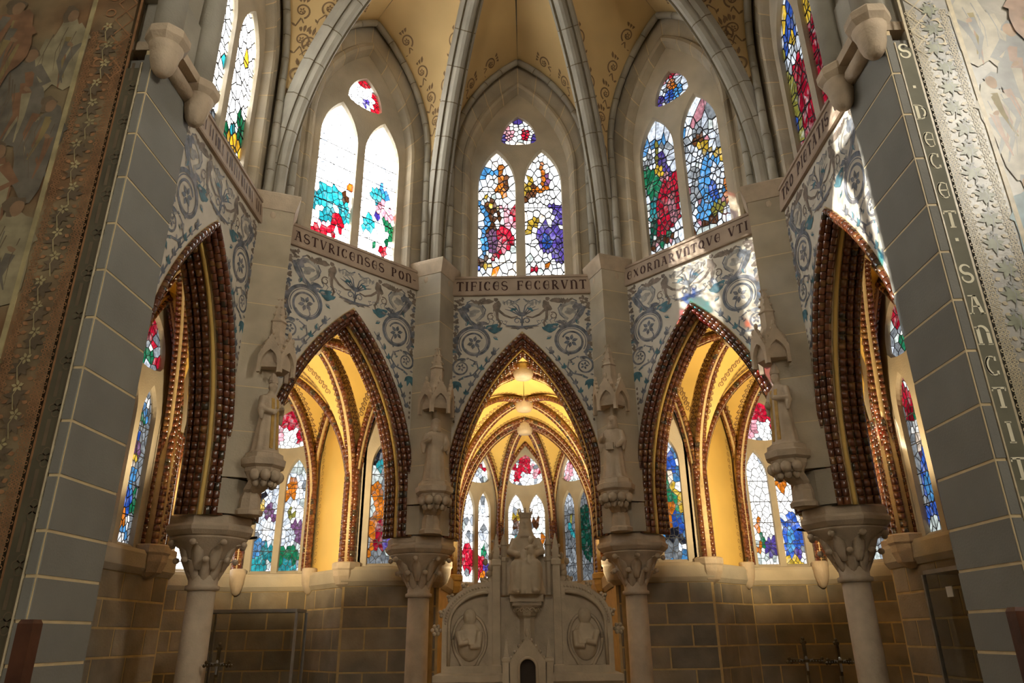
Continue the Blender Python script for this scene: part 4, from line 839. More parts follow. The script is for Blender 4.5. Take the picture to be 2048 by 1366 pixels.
CW = {
 'B-1': ([(-.72, .62, .22, .05, 'k', .3), (-.78, .55, .14, .05, 'y', .9), (-.45, .60, .14, .07, 'pw', 1.2), (-.55, .48, .25, .08, 'v', .5), (-.60, .33, .14, .14, 'w', 1.5), (-.85, .2, .2, .08, 'lb', .5), (-.4, .18, .3, .07, 'tq', .35), (-.6, .06, .4, .07, 'tq', .5), (.45, .74, .2, .06, 'o', .7), (.52, .66, .3, .06, 'o', .8), (.80, .68, .15, .07, 'w', 2), (.60, .52, .28, .07, 'w', 1.9), (.35, .48, .14, .05, 'ol', .5), (.70, .35, .3, .10, 'v', .6), (.45, .28, .2, .08, 'pw', .9), (.55, .14, .5, .07, 'gr', .4), (.55, .05, .5, .05, 'tq', .5), (.5, .9, .5, .05, 'g', .8)], 'pw', 1.1),
 'B1': ([(-.55, .6, .5, .3, 'w', 1.7), (-.80, .34, .13, .06, 'o', .8), (-.55, .30, .2, .09, 'w', 1.8), (-.75, .20, .14, .06, 'gr', .5), (-.80, .13, .12, .05, 'o', .7), (-.35, .15, .2, .10, 'p', .4), (-.6, .05, .4, .05, 'g', .8), (.4, .85, .3, .08, 'br', .5), (.6, .6, .4, .16, 'w', 1.7), (.5, .70, .25, .06, 'o', .6), (.55, .25, .42, .18, 'b', .8), (.45, .2, .14, .12, 'lb', .8), (.8, .1, .15, .06, 'p', .5), (.5, .03, .5, .04, 'y', .8)], 'w', 1.4),
 'A-1': ([(-.70, .36, .30, .30, 'o', .55), (-.78, .52, .16, .12, 'o', .75), (-.6, .2, .2, .15, 'dr', .6), (-.35, .55, .15, .2, 'gy', .6), (-.3, .3, .16, .1, 'lb', .5), (-.35, .2, .14, .06, 'p', .6), (-.55, .78, .3, .05, 'tq', .5), (-.6, .9, .3, .06, 'gy', .6), (-.5, .05, .5, .06, 'gy', .4), (-.85, .9, .2, .1, 'k', .2)], 'g', .75),
 'A1': ([(.55, .80, .4, .14, 'b', .5), (.5, .92, .3, .07, 'pw', .9), (.45, .65, .3, .06, 'dg', .3), (.72, .66, .12, .05, 'fl', 1.0), (.62, .52, .26, .10, 'gr', .45), (.82, .50, .12, .10, 'y', .55), (.45, .36, .24, .09, 'o', .6), (.3, .3, .2, .06, 'o', .5), (.7, .3, .2, .08, 'b', .4), (.5, .17, .45, .07, 'k', .15), (.5, .07, .45, .06, 'gy', .25)], 'lb', .35),
 'C-1': ([(.55, .92, .4, .08, 'gy', .5), (.55, .88, .3, .025, 'w', .9), (.55, .80, .35, .06, 'lb', .5), (.5, .74, .2, .04, 'gr', .35), (.55, .68, .42, .05, 'gy', .5), (.5, .63, .2, .035, 'b', .55), (.5, .56, .3, .05, 'v', .3), (.40, .50, .16, .03, 'y', .7), (.35, .45, .12, .04, 'fl', 1.0), (.40, .35, .30, .10, 'lb', .55), (.40, .24, .26, .08, 'b', .65), (.75, .40, .12, .12, 'gy', .5), (.8, .28, .12, .07, 'gr', .35), (.42, .13, .22, .05, 'o', .6), (.75, .14, .12, .05, 'w', .9), (.55, .075, .5, .025, 'lb', .6), (.55, .025, .5, .03, 'w', .9), (-.6, .4, .4, .3, 'br', 1.2)], 'gy', .35),
 'C1': ([(-.55, .90, .35, .08, 'r', .45), (-.5, .88, .2, .025, 'w', .7), (-.55, .80, .35, .07, 'r', .45), (-.6, .72, .3, .05, 'dr', .4), (-.35, .70, .1, .06, 'gr', .4), (-.5, .60, .24, .05, 'w', .7), (-.5, .52, .26, .05, 'fl', .6), (-.45, .45, .3, .04, 'v', .3), (-.5, .3, .4, .16, 'b', .5), (-.6, .25, .2, .10, 'lb', .45), (-.5, .1, .4, .07, 'b', .45), (-.5, .03, .5, .03, 'g', .6), (.5, .3, .4, .3, 'b', .3)], 'gy', .35),
 'D0': ([(-.5, .40, .3, .15, 'w', 2.2), (.5, .40, .3, .15, 'w', 2.4), (-.5, .72, .22, .06, 'y', .5), (-.45, .62, .2, .06, 'br', .5), (-.6, .52, .2, .06, 'gy', .6), (.6, .66, .2, .06, 'br', .4), (-.7, .45, .1, .05, 'tq', .5), (.75, .5, .12, .05, 'o', .6)], 'w', 1.5),
 'D-1': ([(.4, .20, .3, .12, 'r', .8), (.3, .10, .3, .08, 'r', .8), (-.5, .25, .5, .12, 'r', .9), (.55, .33, .14, .06, 'gr', .8), (.8, .16, .2, .06, 'p', .8), (.7, .06, .2, .04, 'o', .9)], 'w', 3.0),
 'D1': ([(-.5, .55, .2, .10, 'tq', .35), (-.5, .64, .2, .03, 'ol', .4), (-.5, .85, .4, .06, 'pw', .5), (-.5, .2, .4, .1, 'gy', .5), (.5, .5, .4, .3, 'dg', .12)], 'gy', .2),
 'E-1': ([], 'w', 6.0), 'E1': ([(-.5, .1, .5, .1, 'dg', .4), (.4, .05, .5, .06, 'g', .7)], 'gy', .5), 'F': ([(0, .3, .5, .2, 'b', .5)], 'w', 1.0)}
wn = [5]
def add_window(mid, rz, cx, key, label, n=70, nt=40, top=TW, tsp=TSP):
    wn[0] += 1; sh, b, bs = CW[key]; d = Vector((cos(rz), sin(rz), 0)); nrm = Vector((-d.y, d.x, 0)); p = mid+d*cx+nrm*.10
    window('window_%d' % wn[0], label, tuple(p), rz, CG, sh, b, bs, top, 300+wn[0], n, nt, (.3, [('gy', .6), ('pw', .9), ('w', 1.3), ('g', .8)]) if key[0] in 'BAD' and key != 'D1' else (), tsp, bars=4, lead=.005)
TD = ('gy', .5, [(0, .8, .5, .3, 'r', .4), (0, .25, .5, .12, 'gr', .4)]); TB = ('w', 3, [])
NEAR = {-1: 'behind the ASTVRICENSES arch', 1: 'behind the EXORNARVNTQVE arch'}; FAR = {-1: 'behind the arch beside the dim mural', 1: 'behind the arch beside the DECET SANCTITV margin'}
SN = {-1: 'left', 1: 'right'}
for s in (-1, 1):
    M_ = lambda p: mx_(p, s)
    def wf(nm, lab, A, B, **kw):
        A, B = M_(A), M_(B)
        if s > 0: A, B = B, A
        return wall_face('wall_'+nm+'_'+SN[s], lab, A, B, **kw)
    # for s=-1 pass corners so that the run is left to right seen from inside
    r, m, z = wf('ambulatory', 'brown ashlar wall under the single robed figure window '+NEAR[s], (2.08, 3.5), (1.02, 3.5), seed=5, cx=.02*s*-1)
    add_window(m, z, .0, 'A%d' % s, 'stained glass window with a %s figure %s' % ('flaming orange robed' if s < 0 else 'green and orange harp playing', NEAR[s]), top=('w', .9, [(0, .7, .8, .3, 'r', .6)]) )
    r, m, z = wf('chapel_panel', 'yellow painted blind wall over brown ashlar '+NEAR[s], V1[0], Q2, mode='blank', seed=6)
    r, m, z = wf('chapel_window', 'chapel wall of brown ashlar under the two-light window '+NEAR[s], V1[1], V1[0], seed=7)
    add_window(m, z, 0, 'B%d' % s, 'two-light window with %s %s' % ('teal and violet saints' if s < 0 else 'white figures and a blue robe', NEAR[s]), 90, 50)
    r, m, z = wf('chapel_back', 'chapel back wall, mostly hidden by the pier, '+NEAR[s], V1[2], V1[1], seed=8)
    add_window(m, z, 0, 'E%d' % s, 'window %s half hidden by a pier capital %s' % ('blazing white' if s < 0 else 'of pale grey glass', NEAR[s]), 24, 12, top=TB if s < 0 else TD)
    r, m, z = wf('chapel_side', 'yellow blind chapel wall added to stop the sun, mostly hidden, '+NEAR[s], V1[3], V1[2], mode='blank', seed=9)  # blind wall in place of a window, added to stop sun streaks
    r, m, z = wf('chapel_return', 'yellow painted return wall near the far bay '+NEAR[s], Q2m, V1[3], mode='blank', seed=10, stones=False)
    r, m, z = wf('aisle', 'ashlar wall below the window '+FAR[s], (3.45, -1.05), (3.45, 2.1), seed=11, cx=(-.62 if s > 0 else .62))
    add_window(m, z, (.62 if s < 0 else -.62), 'C%d' % s, 'stained glass window with a kneeling %s figure %s' % ('blue robed golden haired' if s < 0 else 'white veiled blue robed', FAR[s]), 70, 34, top=TD)
    r, m, z = wf('chapel_flank', 'side wall of the axial chapel behind the altar, '+('sunlit window side' if s < 0 else 'dark window side'), (1.05, 3.5), R1, mode='blank', seed=12, stones=False)
    r, m, z = wf('axial_flank', 'short side wall of the axial chapel beside the '+('bright red window' if s < 0 else 'dark grey window'), R1, V0[0], mode='blank', seed=13, stones=False)
    r, m, z = wf('axial_angle', 'axial chapel wall under the '+('bright red window' if s < 0 else 'dark grey window'), V0[0], V0[1], seed=14, stones=False)
    add_window(m, z, 0, 'D%d' % s, 'narrow two-light window of the axial chapel, '+('white with crimson at its foot' if s < 0 else 'dark grey with a small teal figure'), 48, 40, top=('w', 2.4, []) if s < 0 else TW)
r, m, z = wall_face('wall_axial_back', 'back wall of the axial chapel behind the enthroned statue', (-.456, 7.15), (.456, 7.15), seed=15, stones=False)
add_window(m, z, 0, 'D0', 'axial chapel window with a wide red and white tracery light behind the crowned statue', 60, 70, top=('w', 1.6, [(0, .75, .35, .35, 'r', .7), (-.55, .4, .2, .3, 'r', .8), (.5, .45, .15, .25, 'pk', 1)]))
rd = MB().slab([[(-4.6, -1.3), (-4.6, 4.6), (-1.3, 4.6), (-1.3, 7.5), (1.3, 7.5), (1.3, 4.6), (4.6, 4.6), (4.6, -1.3), (2.85, -1.3), (2.85, 1.15), (1.15, 2.85), (-1.15, 2.85), (-2.85, 1.15), (-2.85, -1.3)]], 5.1, 5.2, lambda x, y, d: (x, y, d)); rd.build('light_seal_deck', 'nave', amb)  # unseen slab added over the ambulatory to shut out stray sun and sky

# ================================================================== TRIUMPHAL ARCH, MURALS, NAVE
YF, YB, XI = -1.6, -1.06, 2.3
courses = [0, .2, .4, .6, .8, 1.0, 1.2, 1.4, 1.6, 1.79, 1.99, 2.20, 2.47, 2.75, 3.04, 3.33, 3.62, 3.92, 4.235, 4.55, 4.86, 5.17]
for s in (-1, 1):
    root = thing('wall_triumphal_'+SN[s], 'grey ashlar respond with gilded joints beside the '+('dim brown mural' if s < 0 else 'DECET SANCTITV margin'), 'wall', (XI*s, YF, 0), kind='structure')
    sg = 1 if s > 0 else -1
    bx = lambda x0, x1, y0, y1, z0, z1: MB().box(min(x0*sg, x1*sg), max(x0*sg, x1*sg), y0, y1, z0, z1)
    bx(.0035, .056, .0075, .5415, 0, 5.2).build('joint_bed', 'gilt', root)
    for a, b in zip(courses, courses[1:]):
        ch = .025; z0, z1 = a+.008, b-.008
        pts = [(.012*sg, .004), (.058*sg, .004), (.06*sg, .05), (.2*sg, .05), (.2*sg, .545), (0, .545), (0, .016)]
        MB().loft([[(x, y, z) for x, y in pts] for z in (z0, z1)]).build('stone', 'pier', root)
    # impost: two hanging corbels, roll and plates
    for yy in (.02, .50):
        MB().lathe([(.012, 5.0), (.04, 5.012), (.066, 5.05), (.082, 5.11), (.09, 5.17), (.105, 5.22)], 16, (-.06*sg, yy, 0)).build('hanging_corbel', 'carved', root, True)
        MB().loft([ngon(r, 8, z, (-.06*sg, yy), pi/8) for r, z in ((.105, 5.22), (.135, 5.26), (.135, 5.31), (.11, 5.34))]).build('corbel_collar', 'carved', root)
        MB().lathe([(.09, 5.34), (.09, 7.2)], 16, (-.04*sg, yy, 0)).build('wall_shaft', 'rib', root, True)
    MB().tube([(-.015*sg, .10, 5.20), (-.015*sg, .44, 5.20)], .055, 10).build('impost_roll', 'carved', root, True)
    bx(-.10, .3, .07, .45, 5.27, 5.34).build('impost_plate', 'carved', root); bx(-.03, .3, .10, .44, 5.34, 5.8).build('impost_block', 'rib', root)
    # back side wall joining the arcade corner
    bx(.2, 2.2, .30, .54, 0, 9.8).build('wall_core', 'nave', root)
    # ---- mural wall facing the nave
    dim = s < 0
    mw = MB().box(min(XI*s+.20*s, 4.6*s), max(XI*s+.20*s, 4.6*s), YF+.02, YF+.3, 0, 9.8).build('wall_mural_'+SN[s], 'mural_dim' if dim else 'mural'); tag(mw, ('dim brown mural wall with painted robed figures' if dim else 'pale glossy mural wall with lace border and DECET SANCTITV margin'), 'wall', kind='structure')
    LAY[0] = 0
    FN = lambda d: (lambda x, z: (x*s, YF+.02-(d if d > .012 else .0022+LAY[0]*(2e-6 if LAY[0] < 3000 else 1.2e-6)), z))
    b = lambda x0, x1, z0, z1, d0, d1: MB().box(min(x0*s, x1*s), max(x0*s, x1*s), YF+.02-d1, YF+.02-d0, z0, z1)
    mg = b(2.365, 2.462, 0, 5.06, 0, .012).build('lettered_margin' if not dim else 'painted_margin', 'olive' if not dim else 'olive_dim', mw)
    b(2.362, 2.370, 0, 5.10, -.02, .020).build('edge_moulding', 'lace', mw)
    if not dim:
        tm = MB(); 
        for ch, z in zip('S.DECET.SANCTITV', (5.0, 4.72, 4.53, 4.33, 4.18, 3.98, 3.79, 3.66, 3.45, 3.265, 3.09, 2.92, 2.75, 2.57, 2.39, 2.20)):
            hh = .11; text(tm, ch, 2.415-GL[ch][0]*hh/2, z-.02, hh, 0, lambda x, zz: (x, YF+.02-.014, zz))
        tm.build('letters', 'cletter', mg, fix=False)
    else:
        tm = MB()
        for i in range(16):
            z = 4.9-i*.26; fn = FN(.014)
            for j in range(4): stroke(tm, spiral(2.395+.022*cos(pi/2*j), z+.03*sin(pi/2*j), .02, .02, 0, 1, 10), .006, .006, fn)
            stroke(tm, [(2.37, z+.06), (2.37, z+.2)], .02, .02, fn); stroke(tm, [(2.42, z+.06), (2.42, z+.2)], .02, .02, fn)
        tm.build('painted_quatrefoils', 'pH', mg, fix=False)
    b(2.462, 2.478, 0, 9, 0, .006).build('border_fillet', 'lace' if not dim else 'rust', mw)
    # lace bands
    lm = MB(); rr = random.Random(5)
    for (x0, x1) in ((2.485, 2.565), (2.70, 2.765)):
        nx = int((x1-x0)/.022)
        for iz in range(190):
            for ix in range(nx):
                x = x0+(ix+.5+.5*(iz % 2))*.022; z = 1.4+iz*.021
                stroke(lm, spiral(x+(0), z, .0095, .0095, 0, 1, 6), .0045, .0045, FN(.004))
        # ragged inner fringe
        for iz in range(60):
            z = 1.4+iz*.066; e = x1 if x0 < 2.6 else x0; sgn = 1 if x0 < 2.6 else -1
            leaf(lm, e, z, (0 if sgn > 0 else pi)+rr.uniform(-.6, .6), .035, .012, FN(.004))
    for iz in range(9):   # diamonds and rings at the head of the border
        z = 5.06+iz*.14; stroke(lm, [(2.50, z), (2.56, z+.07), (2.62, z), (2.56, z-.07), (2.50, z)], .010, .010, FN(.005)); stroke(lm, spiral(2.66, z+.06, .03, .03, 0, 1, 16), .01, .01, FN(.005))
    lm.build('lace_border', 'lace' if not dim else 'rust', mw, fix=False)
    # foliage band
    fo = MB(); fo2 = MB()
    for i in range(26):
        z = 1.5+i*.155; x = 2.632+.018*sin(i*2.1)
        for j in range(7): leaf(fo, x, z, 2*pi*j/7+.4*i, .055+.02*rr.random(), .014, FN(.003+.0004*j))
        flower(fo2, x+rr.uniform(-.02, .02), z+.05, .035, 5, FN(.0065), i)
        stroke(fo2, [(x, z-.08), (x+.02, z), (x-.01, z+.07)], .006, .004, FN(.0065))
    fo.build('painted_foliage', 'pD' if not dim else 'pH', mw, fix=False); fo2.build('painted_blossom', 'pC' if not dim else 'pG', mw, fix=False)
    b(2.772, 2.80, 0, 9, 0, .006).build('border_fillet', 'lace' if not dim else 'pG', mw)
    # robed figures of the painting
    fg = {m_: MB() for m_ in ('pA', 'pB', 'pC', 'pE', 'pF', 'pG', 'pH')}
    figs = [(2.92, 5.35, .9, 'pA'), (3.12, 5.0, 1.0, 'pC'), (2.90, 4.62, .85, 'pA' if not dim else 'pC'), (3.14, 4.25, 1.0, 'pF' if not dim else 'pB'), (2.93, 3.85, 1.0, 'pF' if not dim else 'pA'), (3.15, 3.5, .9, 'pA'), (2.94, 3.1, 1.0, 'pC' if not dim else 'pG'), (3.1, 2.6, 1.0, 'pA'), (3.3, 5.4, 1.0, 'pB'), (3.4, 4.6, 1.0, 'pG'), (3.4, 3.8, 1.0, 'pC'), (3.4, 3.0, 1.0, 'pB')]
    for i, (x, z, sc2, mm) in enumerate(figs):
        d = .004+.0012*i; q = sc2*1.25; rq = random.Random(90+i); tn = .25*((-1)**i)
        blob(fg[mm], x, z-.16*q, .13*q, .30*q, FN(d), .12*((-1)**i), .22, 24, 60+i)
        for j in range(9):      # drapery folds
            x0 = x+rq.uniform(-.09, .09)*q; z0 = z+rq.uniform(-.1, .1)*q
            stroke(fg[rq.choice(['pA', 'pC', 'pG', mm, 'pB'])], [(x0, z0), (x0+tn*.1*q+rq.uniform(-.02, .02), z0-.14*q), (x0+rq.uniform(-.06, .06)*q, z0-.30*q)], .05*q, .008, FN(d+.0003+.00004*j))
        for j in range(5):
            x0 = x+rq.uniform(-.09, .09)*q; z0 = z+rq.uniform(-.12, .08)*q; stroke(fg['pH'], [(x0, z0), (x0+tn*.08*q, z0-.1*q), (x0+rq.uniform(-.05, .05)*q, z0-.24*q)], .007, .002, FN(d+.0008))
        stroke(fg[mm], [(x-.05*q, z+.08*q), (x-.13*q, z-.02*q), (x-.05*q, z-.07*q)], .06*q, .03*q, FN(d+.0009)); blob(fg['pE'], x-.04*q, z-.065*q, .022*q, .014*q, FN(d+.001), .5, .2, 10, i)
        blob(fg['pH'], x+.006*q, z+.165*q, .050*q, .060*q, FN(d+.0006), .2, .2, 14, i); blob(fg['pE'], x-.012*q, z+.152*q, .032*q, .045*q, FN(d+.001), .15, .06, 14, i)
    for m_, mb in fg.items():
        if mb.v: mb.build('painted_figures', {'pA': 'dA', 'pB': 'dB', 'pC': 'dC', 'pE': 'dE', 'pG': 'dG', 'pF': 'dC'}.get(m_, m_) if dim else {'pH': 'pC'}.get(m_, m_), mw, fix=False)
# spandrel above the triumphal arch and the nave shell (behind and above the camera)
ta = Arch(2.3, 5.8, 9.0, 0, 5.7).full(14)
sp = MB().slab([ta+[(2.5, 5.7), (2.5, 9.8), (-2.5, 9.8), (-2.5, 5.7)]], YF, YB).build('wall_spandrel', 'nave'); tag(sp, 'plain wall over the triumphal arch above the apse mouth', 'wall', kind='structure')
hl = [(-7.6, 3.2), (-7.6, 7.2)]
def nave_wall(name, label, pts, hole=None):
    A, B = Vector((*pts[0], 0)), Vector((*pts[1], 0)); d = B-A; L = d.length
    loops = [[(0, 0), (L, 0), (L, 9.8), (0, 9.8)]]
    if hole: loops += [[(hole+x, z) for x, z in Arch(.45, 6.9, 7.8, 0, 5.2).full(8)]]
    o = MB().slab(loops, 0, .3).build(name, 'nave'); o.location = A; o.rotation_euler = (0, 0, atan2(d.y, d.x)); tag(o, label, 'wall', kind='structure'); return o, A, d.normalized(), L
for nm, lab, pts, hole, stg in (('wall_nave_left', 'plain nave side wall joining the dim mural', ((-4.6, -11), (-4.6, -1.3)), 5.6, 2.0), ('wall_nave_right', 'plain nave side wall joining the pale mural', ((4.6, -1.3), (4.6, -11)), 2.95, 40.0), ('wall_nave_back', 'plain back wall of the nave', ((4.6, -11), (-4.6, -11)), 4.6, 38.0)):
    o, A, d, L = nave_wall(nm, lab, pts, hole); wn[0] += 1
    c = A+d*hole; n = Vector((-d.y, d.x, 0))
    wr = thing('window_%d' % wn[0], 'unseen glazed lancet glowing into the foreground in the '+lab, 'window', tuple(c+n*.12), atan2(d.y, d.x), kind='structure')  # unseen lancets: left and back added as fill light, right for the mural glare
    rn = random.Random(wn[0]); light(wr, Arch(.45, 6.9, 7.8, 0, 5.2).full(8), 26, lambda x, z: ((1, .93, .8), stg), rn, .012)
nc = MB().box(-4.9, 4.9, -11.3, YF, 9.8, 9.95).build('ceiling', 'nave'); tag(nc, 'flat plaster ceiling of the nave', 'ceiling', kind='structure')

# ================================================================== STATUES
def remesh(o, v=.008):
    m = o.modifiers.new('union', 'REMESH'); m.mode = 'VOXEL'; m.voxel_size = v; m.use_smooth_shade = True
    sm = o.modifiers.new('soften', 'SMOOTH'); sm.factor = .5; sm.iterations = 2
    return o
def hand(mb, p, d, side, sc):
    """palm, four bent fingers, thumb"""
    p, d = Vector(p), Vector(d).normalized(); sd = d.cross(Vector((0, 0, 1))).normalized()*side; mb.ell(tuple(p), .030*sc, .024*sc, .030*sc, 8, 6)
    for i in range(4):
        b = p+Vector((0, 0, (.026-.017*i)*sc)); k = (.045, .052, .049, .038)[i]*sc
        mb.tube([b, b+d*k*.6, b+d*k+sd*-.014*sc], [.011*sc, .010*sc, .007*sc], 6)
    mb.tube([p+Vector((0, 0, .02*sc)), p+sd*.01*sc+Vector((0, 0, .05*sc))+d*.01*sc, p+d*.03*sc+Vector((0, 0, .062*sc))], [.012*sc, .011*sc, .008*sc], 6)
def head(mb, c, s):
    x, y, z = c
    mb.ell(c, .062*s, .072*s, .085*s, 14, 10); mb.ell((x, y-.02*s, z-.045*s), .045*s, .05*s, .045*s, 10, 8)
    mb.tube([(x, y-.068*s, z+.015*s), (x, y-.086*s, z-.018*s)], [.008*s, .015*s], 6)                 # nose
    mb.ell((x, y-.066*s, z-.047*s), .022*s, .010*s, .007*s, 8, 4)                                      # lips
    for q in (-1, 1): mb.ell((x+q*.026*s, y-.060*s, z+.008*s), .013*s, .010*s, .008*s, 8, 4); mb.ell((x+q*.026*s, y-.062*s, z+.026*s), .018*s, .008*s, .005*s, 8, 4); mb.ell((x+q*.062*s, y, z-.005*s), .008*s, .016*s, .022*s, 8, 5)
def robe(mb, h, prof, seed, n=40, lean=(0, 0)):
    rr = random.Random(seed); ph = [rr.uniform(0, 6.28) for _ in range(3)]; rings = []
    for zf, rx, ry, yo, amp in prof:
        rings.append([((lean[0]*zf+rx*cos(2*pi*j/n)*(1+amp*(cos(9*2*pi*j/n+ph[0]+zf*1.5)+.6*cos(5*2*pi*j/n+ph[1]-zf)))) * h, (lean[1]*zf+yo+ry*sin(2*pi*j/n)*(1+amp*(cos(9*2*pi*j/n+ph[0]+zf*1.5)+.6*cos(5*2*pi*j/n+ph[1]-zf)))) * h, zf*h) for j in range(n)])
    mb.loft(rings)
STD = [(0, .185, .15, 0, .07), (.04, .185, .15, 0, .075), (.2, .165, .135, 0, .06), (.4, .15, .12, -.005, .045), (.55, .135, .105, -.005, .03), (.66, .14, .10, 0, .015), (.75, .15, .09, .005, .01), (.80, .13, .075, .01, 0), (.83, .06, .055, .005, 0), (.88, .042, .045, 0, 0)]
def saint(kind, label, q, seed):
    a = q*STEP; h = .66; r = RB-.22
    root = thing('saint_statue', label, 'statue', (r*sin(a), r*cos(a), 3.15), -a, 'stone saints on the pier pedestals')
    mb = MB(); robe(mb, h, STD, seed); mb.lathe([(.15, -.001), (.155, .012), (.14, .02)], 8); head(mb, (0, -.008, .935*h), h*.92)
    for s in (-1, 1):
        if kind == 'bishop': pts = [(s*.13, .01, .77), (s*.185, -.02, .60), (s*.07, -.15, .63 if s > 0 else .55)]
        elif s > 0: pts = [(s*.13, .01, .77), (s*.18, -.03, .60), (s*.10, -.15, .50)]
        else: pts = [(s*.13, .01, .77), (s*.20, .0, .60), (s*.12, -.13, .66)]
        mb.tube([tuple(v*h for v in p_) for p_ in pts], [.052*h, .056*h, .036*h], 10)
        mb.tube([tuple(v*h for v in pts[1]), tuple((pts[1][0]*h, pts[1][1]*h-.02, pts[1][2]*h-.10))], [.05*h, .02*h], 8)      # hanging sleeve
        hand(mb, (pts[2][0]*h, pts[2][1]*h, pts[2][2]*h), (-s*.5, -.7, .3), s, h)
    body = remesh(mb.build('body', 'carved', root), .0075)
    if kind == 'bishop':
        MB().loft([ngon(rx*h, 10, z*h, (0, -.005*h), 0, 1, sy) for rx, z, sy in ((.066, .985, 1.0), (.072, 1.02, .9), (.06, 1.08, .6), (.012, 1.15, .4))]).build('mitre', 'carved', root)
        ob = MB()
        for s in (-1, 1): ob.loft([[(x*h, (y_-.012)*h, z*h), ((x+.045*s)*h, (y_-.004)*h, z*h), ((x+.045*s)*h, (y_+.05)*h, z*h), (x*h, (y_+.05)*h, z*h)] for x, y_, z in ((s*.022, -.075, .76), (s*.022, -.098, .6), (s*.024, -.118, .35), (s*.026, -.142, .08))])
        ob.build('stole', 'ochre', root)
    else:
        MB().loft([ngon(rx*h, 12, z*h, (0, yo*h), 0, 1, 1.15) for rx, z, yo in ((.10, .80, .03), (.088, .87, .03), (.082, .95, .025), (.07, 1.01, .02), (.025, 1.04, .015))]).build('veil', 'carved', root, True)
        MB().box(-.05, .03, -.115, -.08, .30, .37).build('book', 'carved', root) if kind == 'book' else None
    return root
saint('bishop', 'stone bishop statue with ochre stole between ASTVRICENSES and the dim mural bay', -1.5, 1)
saint('veil', 'veiled stone saint statue on the pier between ASTVRICENSES and TIFICES FECERVNT', -.5, 2)
saint('book', 'stone saint statue holding a book on the pier between TIFICES FECERVNT and EXORNARVNTQVE', .5, 3)
saint('bishop', 'stone bishop statue with ochre stole on the pier beside the letters VTI', 1.5, 4)

# enthroned crowned figure over the altar
AY = 1.6
vt = thing('enthroned_statue', 'crowned stone Virgin enthroned with a child above the altarpiece', 'statue', (0, AY-.02, 2.035))
mb = MB(); nn = 36
def ringv(z, rx, ry, yo, amp): return [((rx*cos(2*pi*j/nn)*(1+amp*cos(8*2*pi*j/nn+z*9))), yo+ry*sin(2*pi*j/nn)*(1+amp*cos(8*2*pi*j/nn+z*9)), z) for j in range(nn)]
mb.loft([ringv(*a) for a in ((0, .15, .11, -.07, .07), (.03, .155, .115, -.07, .07), (.12, .14, .105, -.075, .05), (.21, .145, .105, -.075, .03), (.26, .13, .10, -.06, .02), (.30, .105, .08, -.01, .02), (.38, .09, .065, .02, .01), (.46, .105, .06, .03, 0), (.50, .09, .05, .03, 0), (.525, .04, .04, .025, 0), (.56, .032, .034, .02, 0))])
for s in (-1, 1):
    mb.ell((s*.075, -.13, .235), .062, .062, .055, 10, 8); mb.tube([(s*.075, -.135, .23), (s*.08, -.15, .02)], [.058, .045], 10); mb.ell((s*.08, -.175, .02), .032, .05, .022, 8, 6)
    mb.tube([(s*.095, .03, .475), (s*.135, .0, .36), (s*.07, -.10, .33)], [.038, .04, .026], 10); hand(mb, (s*.065, -.115, .33), (-s*.6, -.6, .1), s, .62)
head(mb, (0, .005, .61), .66)
mb.loft([ngon(rx, 12, z, (0, yo), 0, 1, 1.1) for rx, z, yo in ((.085, .49, .045), (.062, .55, .035), (.058, .62, .028), (.048, .665, .02), (.012, .685, .015))])
mb.ell((.045, -.105, .36), .042, .040, .06, 10, 8); head(mb, (.045, -.115, .455), .42)
mb.tube([(.02, -.13, .39), (-.005, -.16, .37)], [.016, .012], 6); mb.tube([(.075, -.13, .39), (.095, -.16, .40)], [.016, .012], 6); mb.tube([(.03, -.12, .31), (.02, -.17, .25)], [.022, .014], 6); mb.tube([(.065, -.12, .31), (.07, -.17, .25)], [.022, .014], 6)
remesh(mb.build('body', 'marble', vt), .0075)
cr = MB().lathe([(.045, .655), (.052, .66), (.058, .70), (.055, .705), (.046, .665)], 16, (0, .012, 0))
for j in range(8): cr.tube([(.056*cos(pi*j/4), .012+.056*sin(pi*j/4), .695), (.064*cos(pi*j/4), .012+.064*sin(pi*j/4), .735)], [.014, .003], 6); cr.ell((.065*cos(pi*j/4), .012+.065*sin(pi*j/4), .738), .007, .007, .007, 6, 4)
cr.build('crown', 'marble', vt)
th = MB().box(-.17, .17, .03, .15, 0, .28).box(-.16, .16, .06, .14, .28, .44); th.build('throne_seat', 'marble', vt)
for s in (-1, 1):
    MB().loft([ngon(r, 8, z, (s*.20, .06), pi/8) for r, z in ((.035, 0), (.035, .28), (.045, .29), (.045, .32), (.03, .33), (.03, .42), (.04, .43), (.004, .53))]).build('throne_post', 'marble', vt)

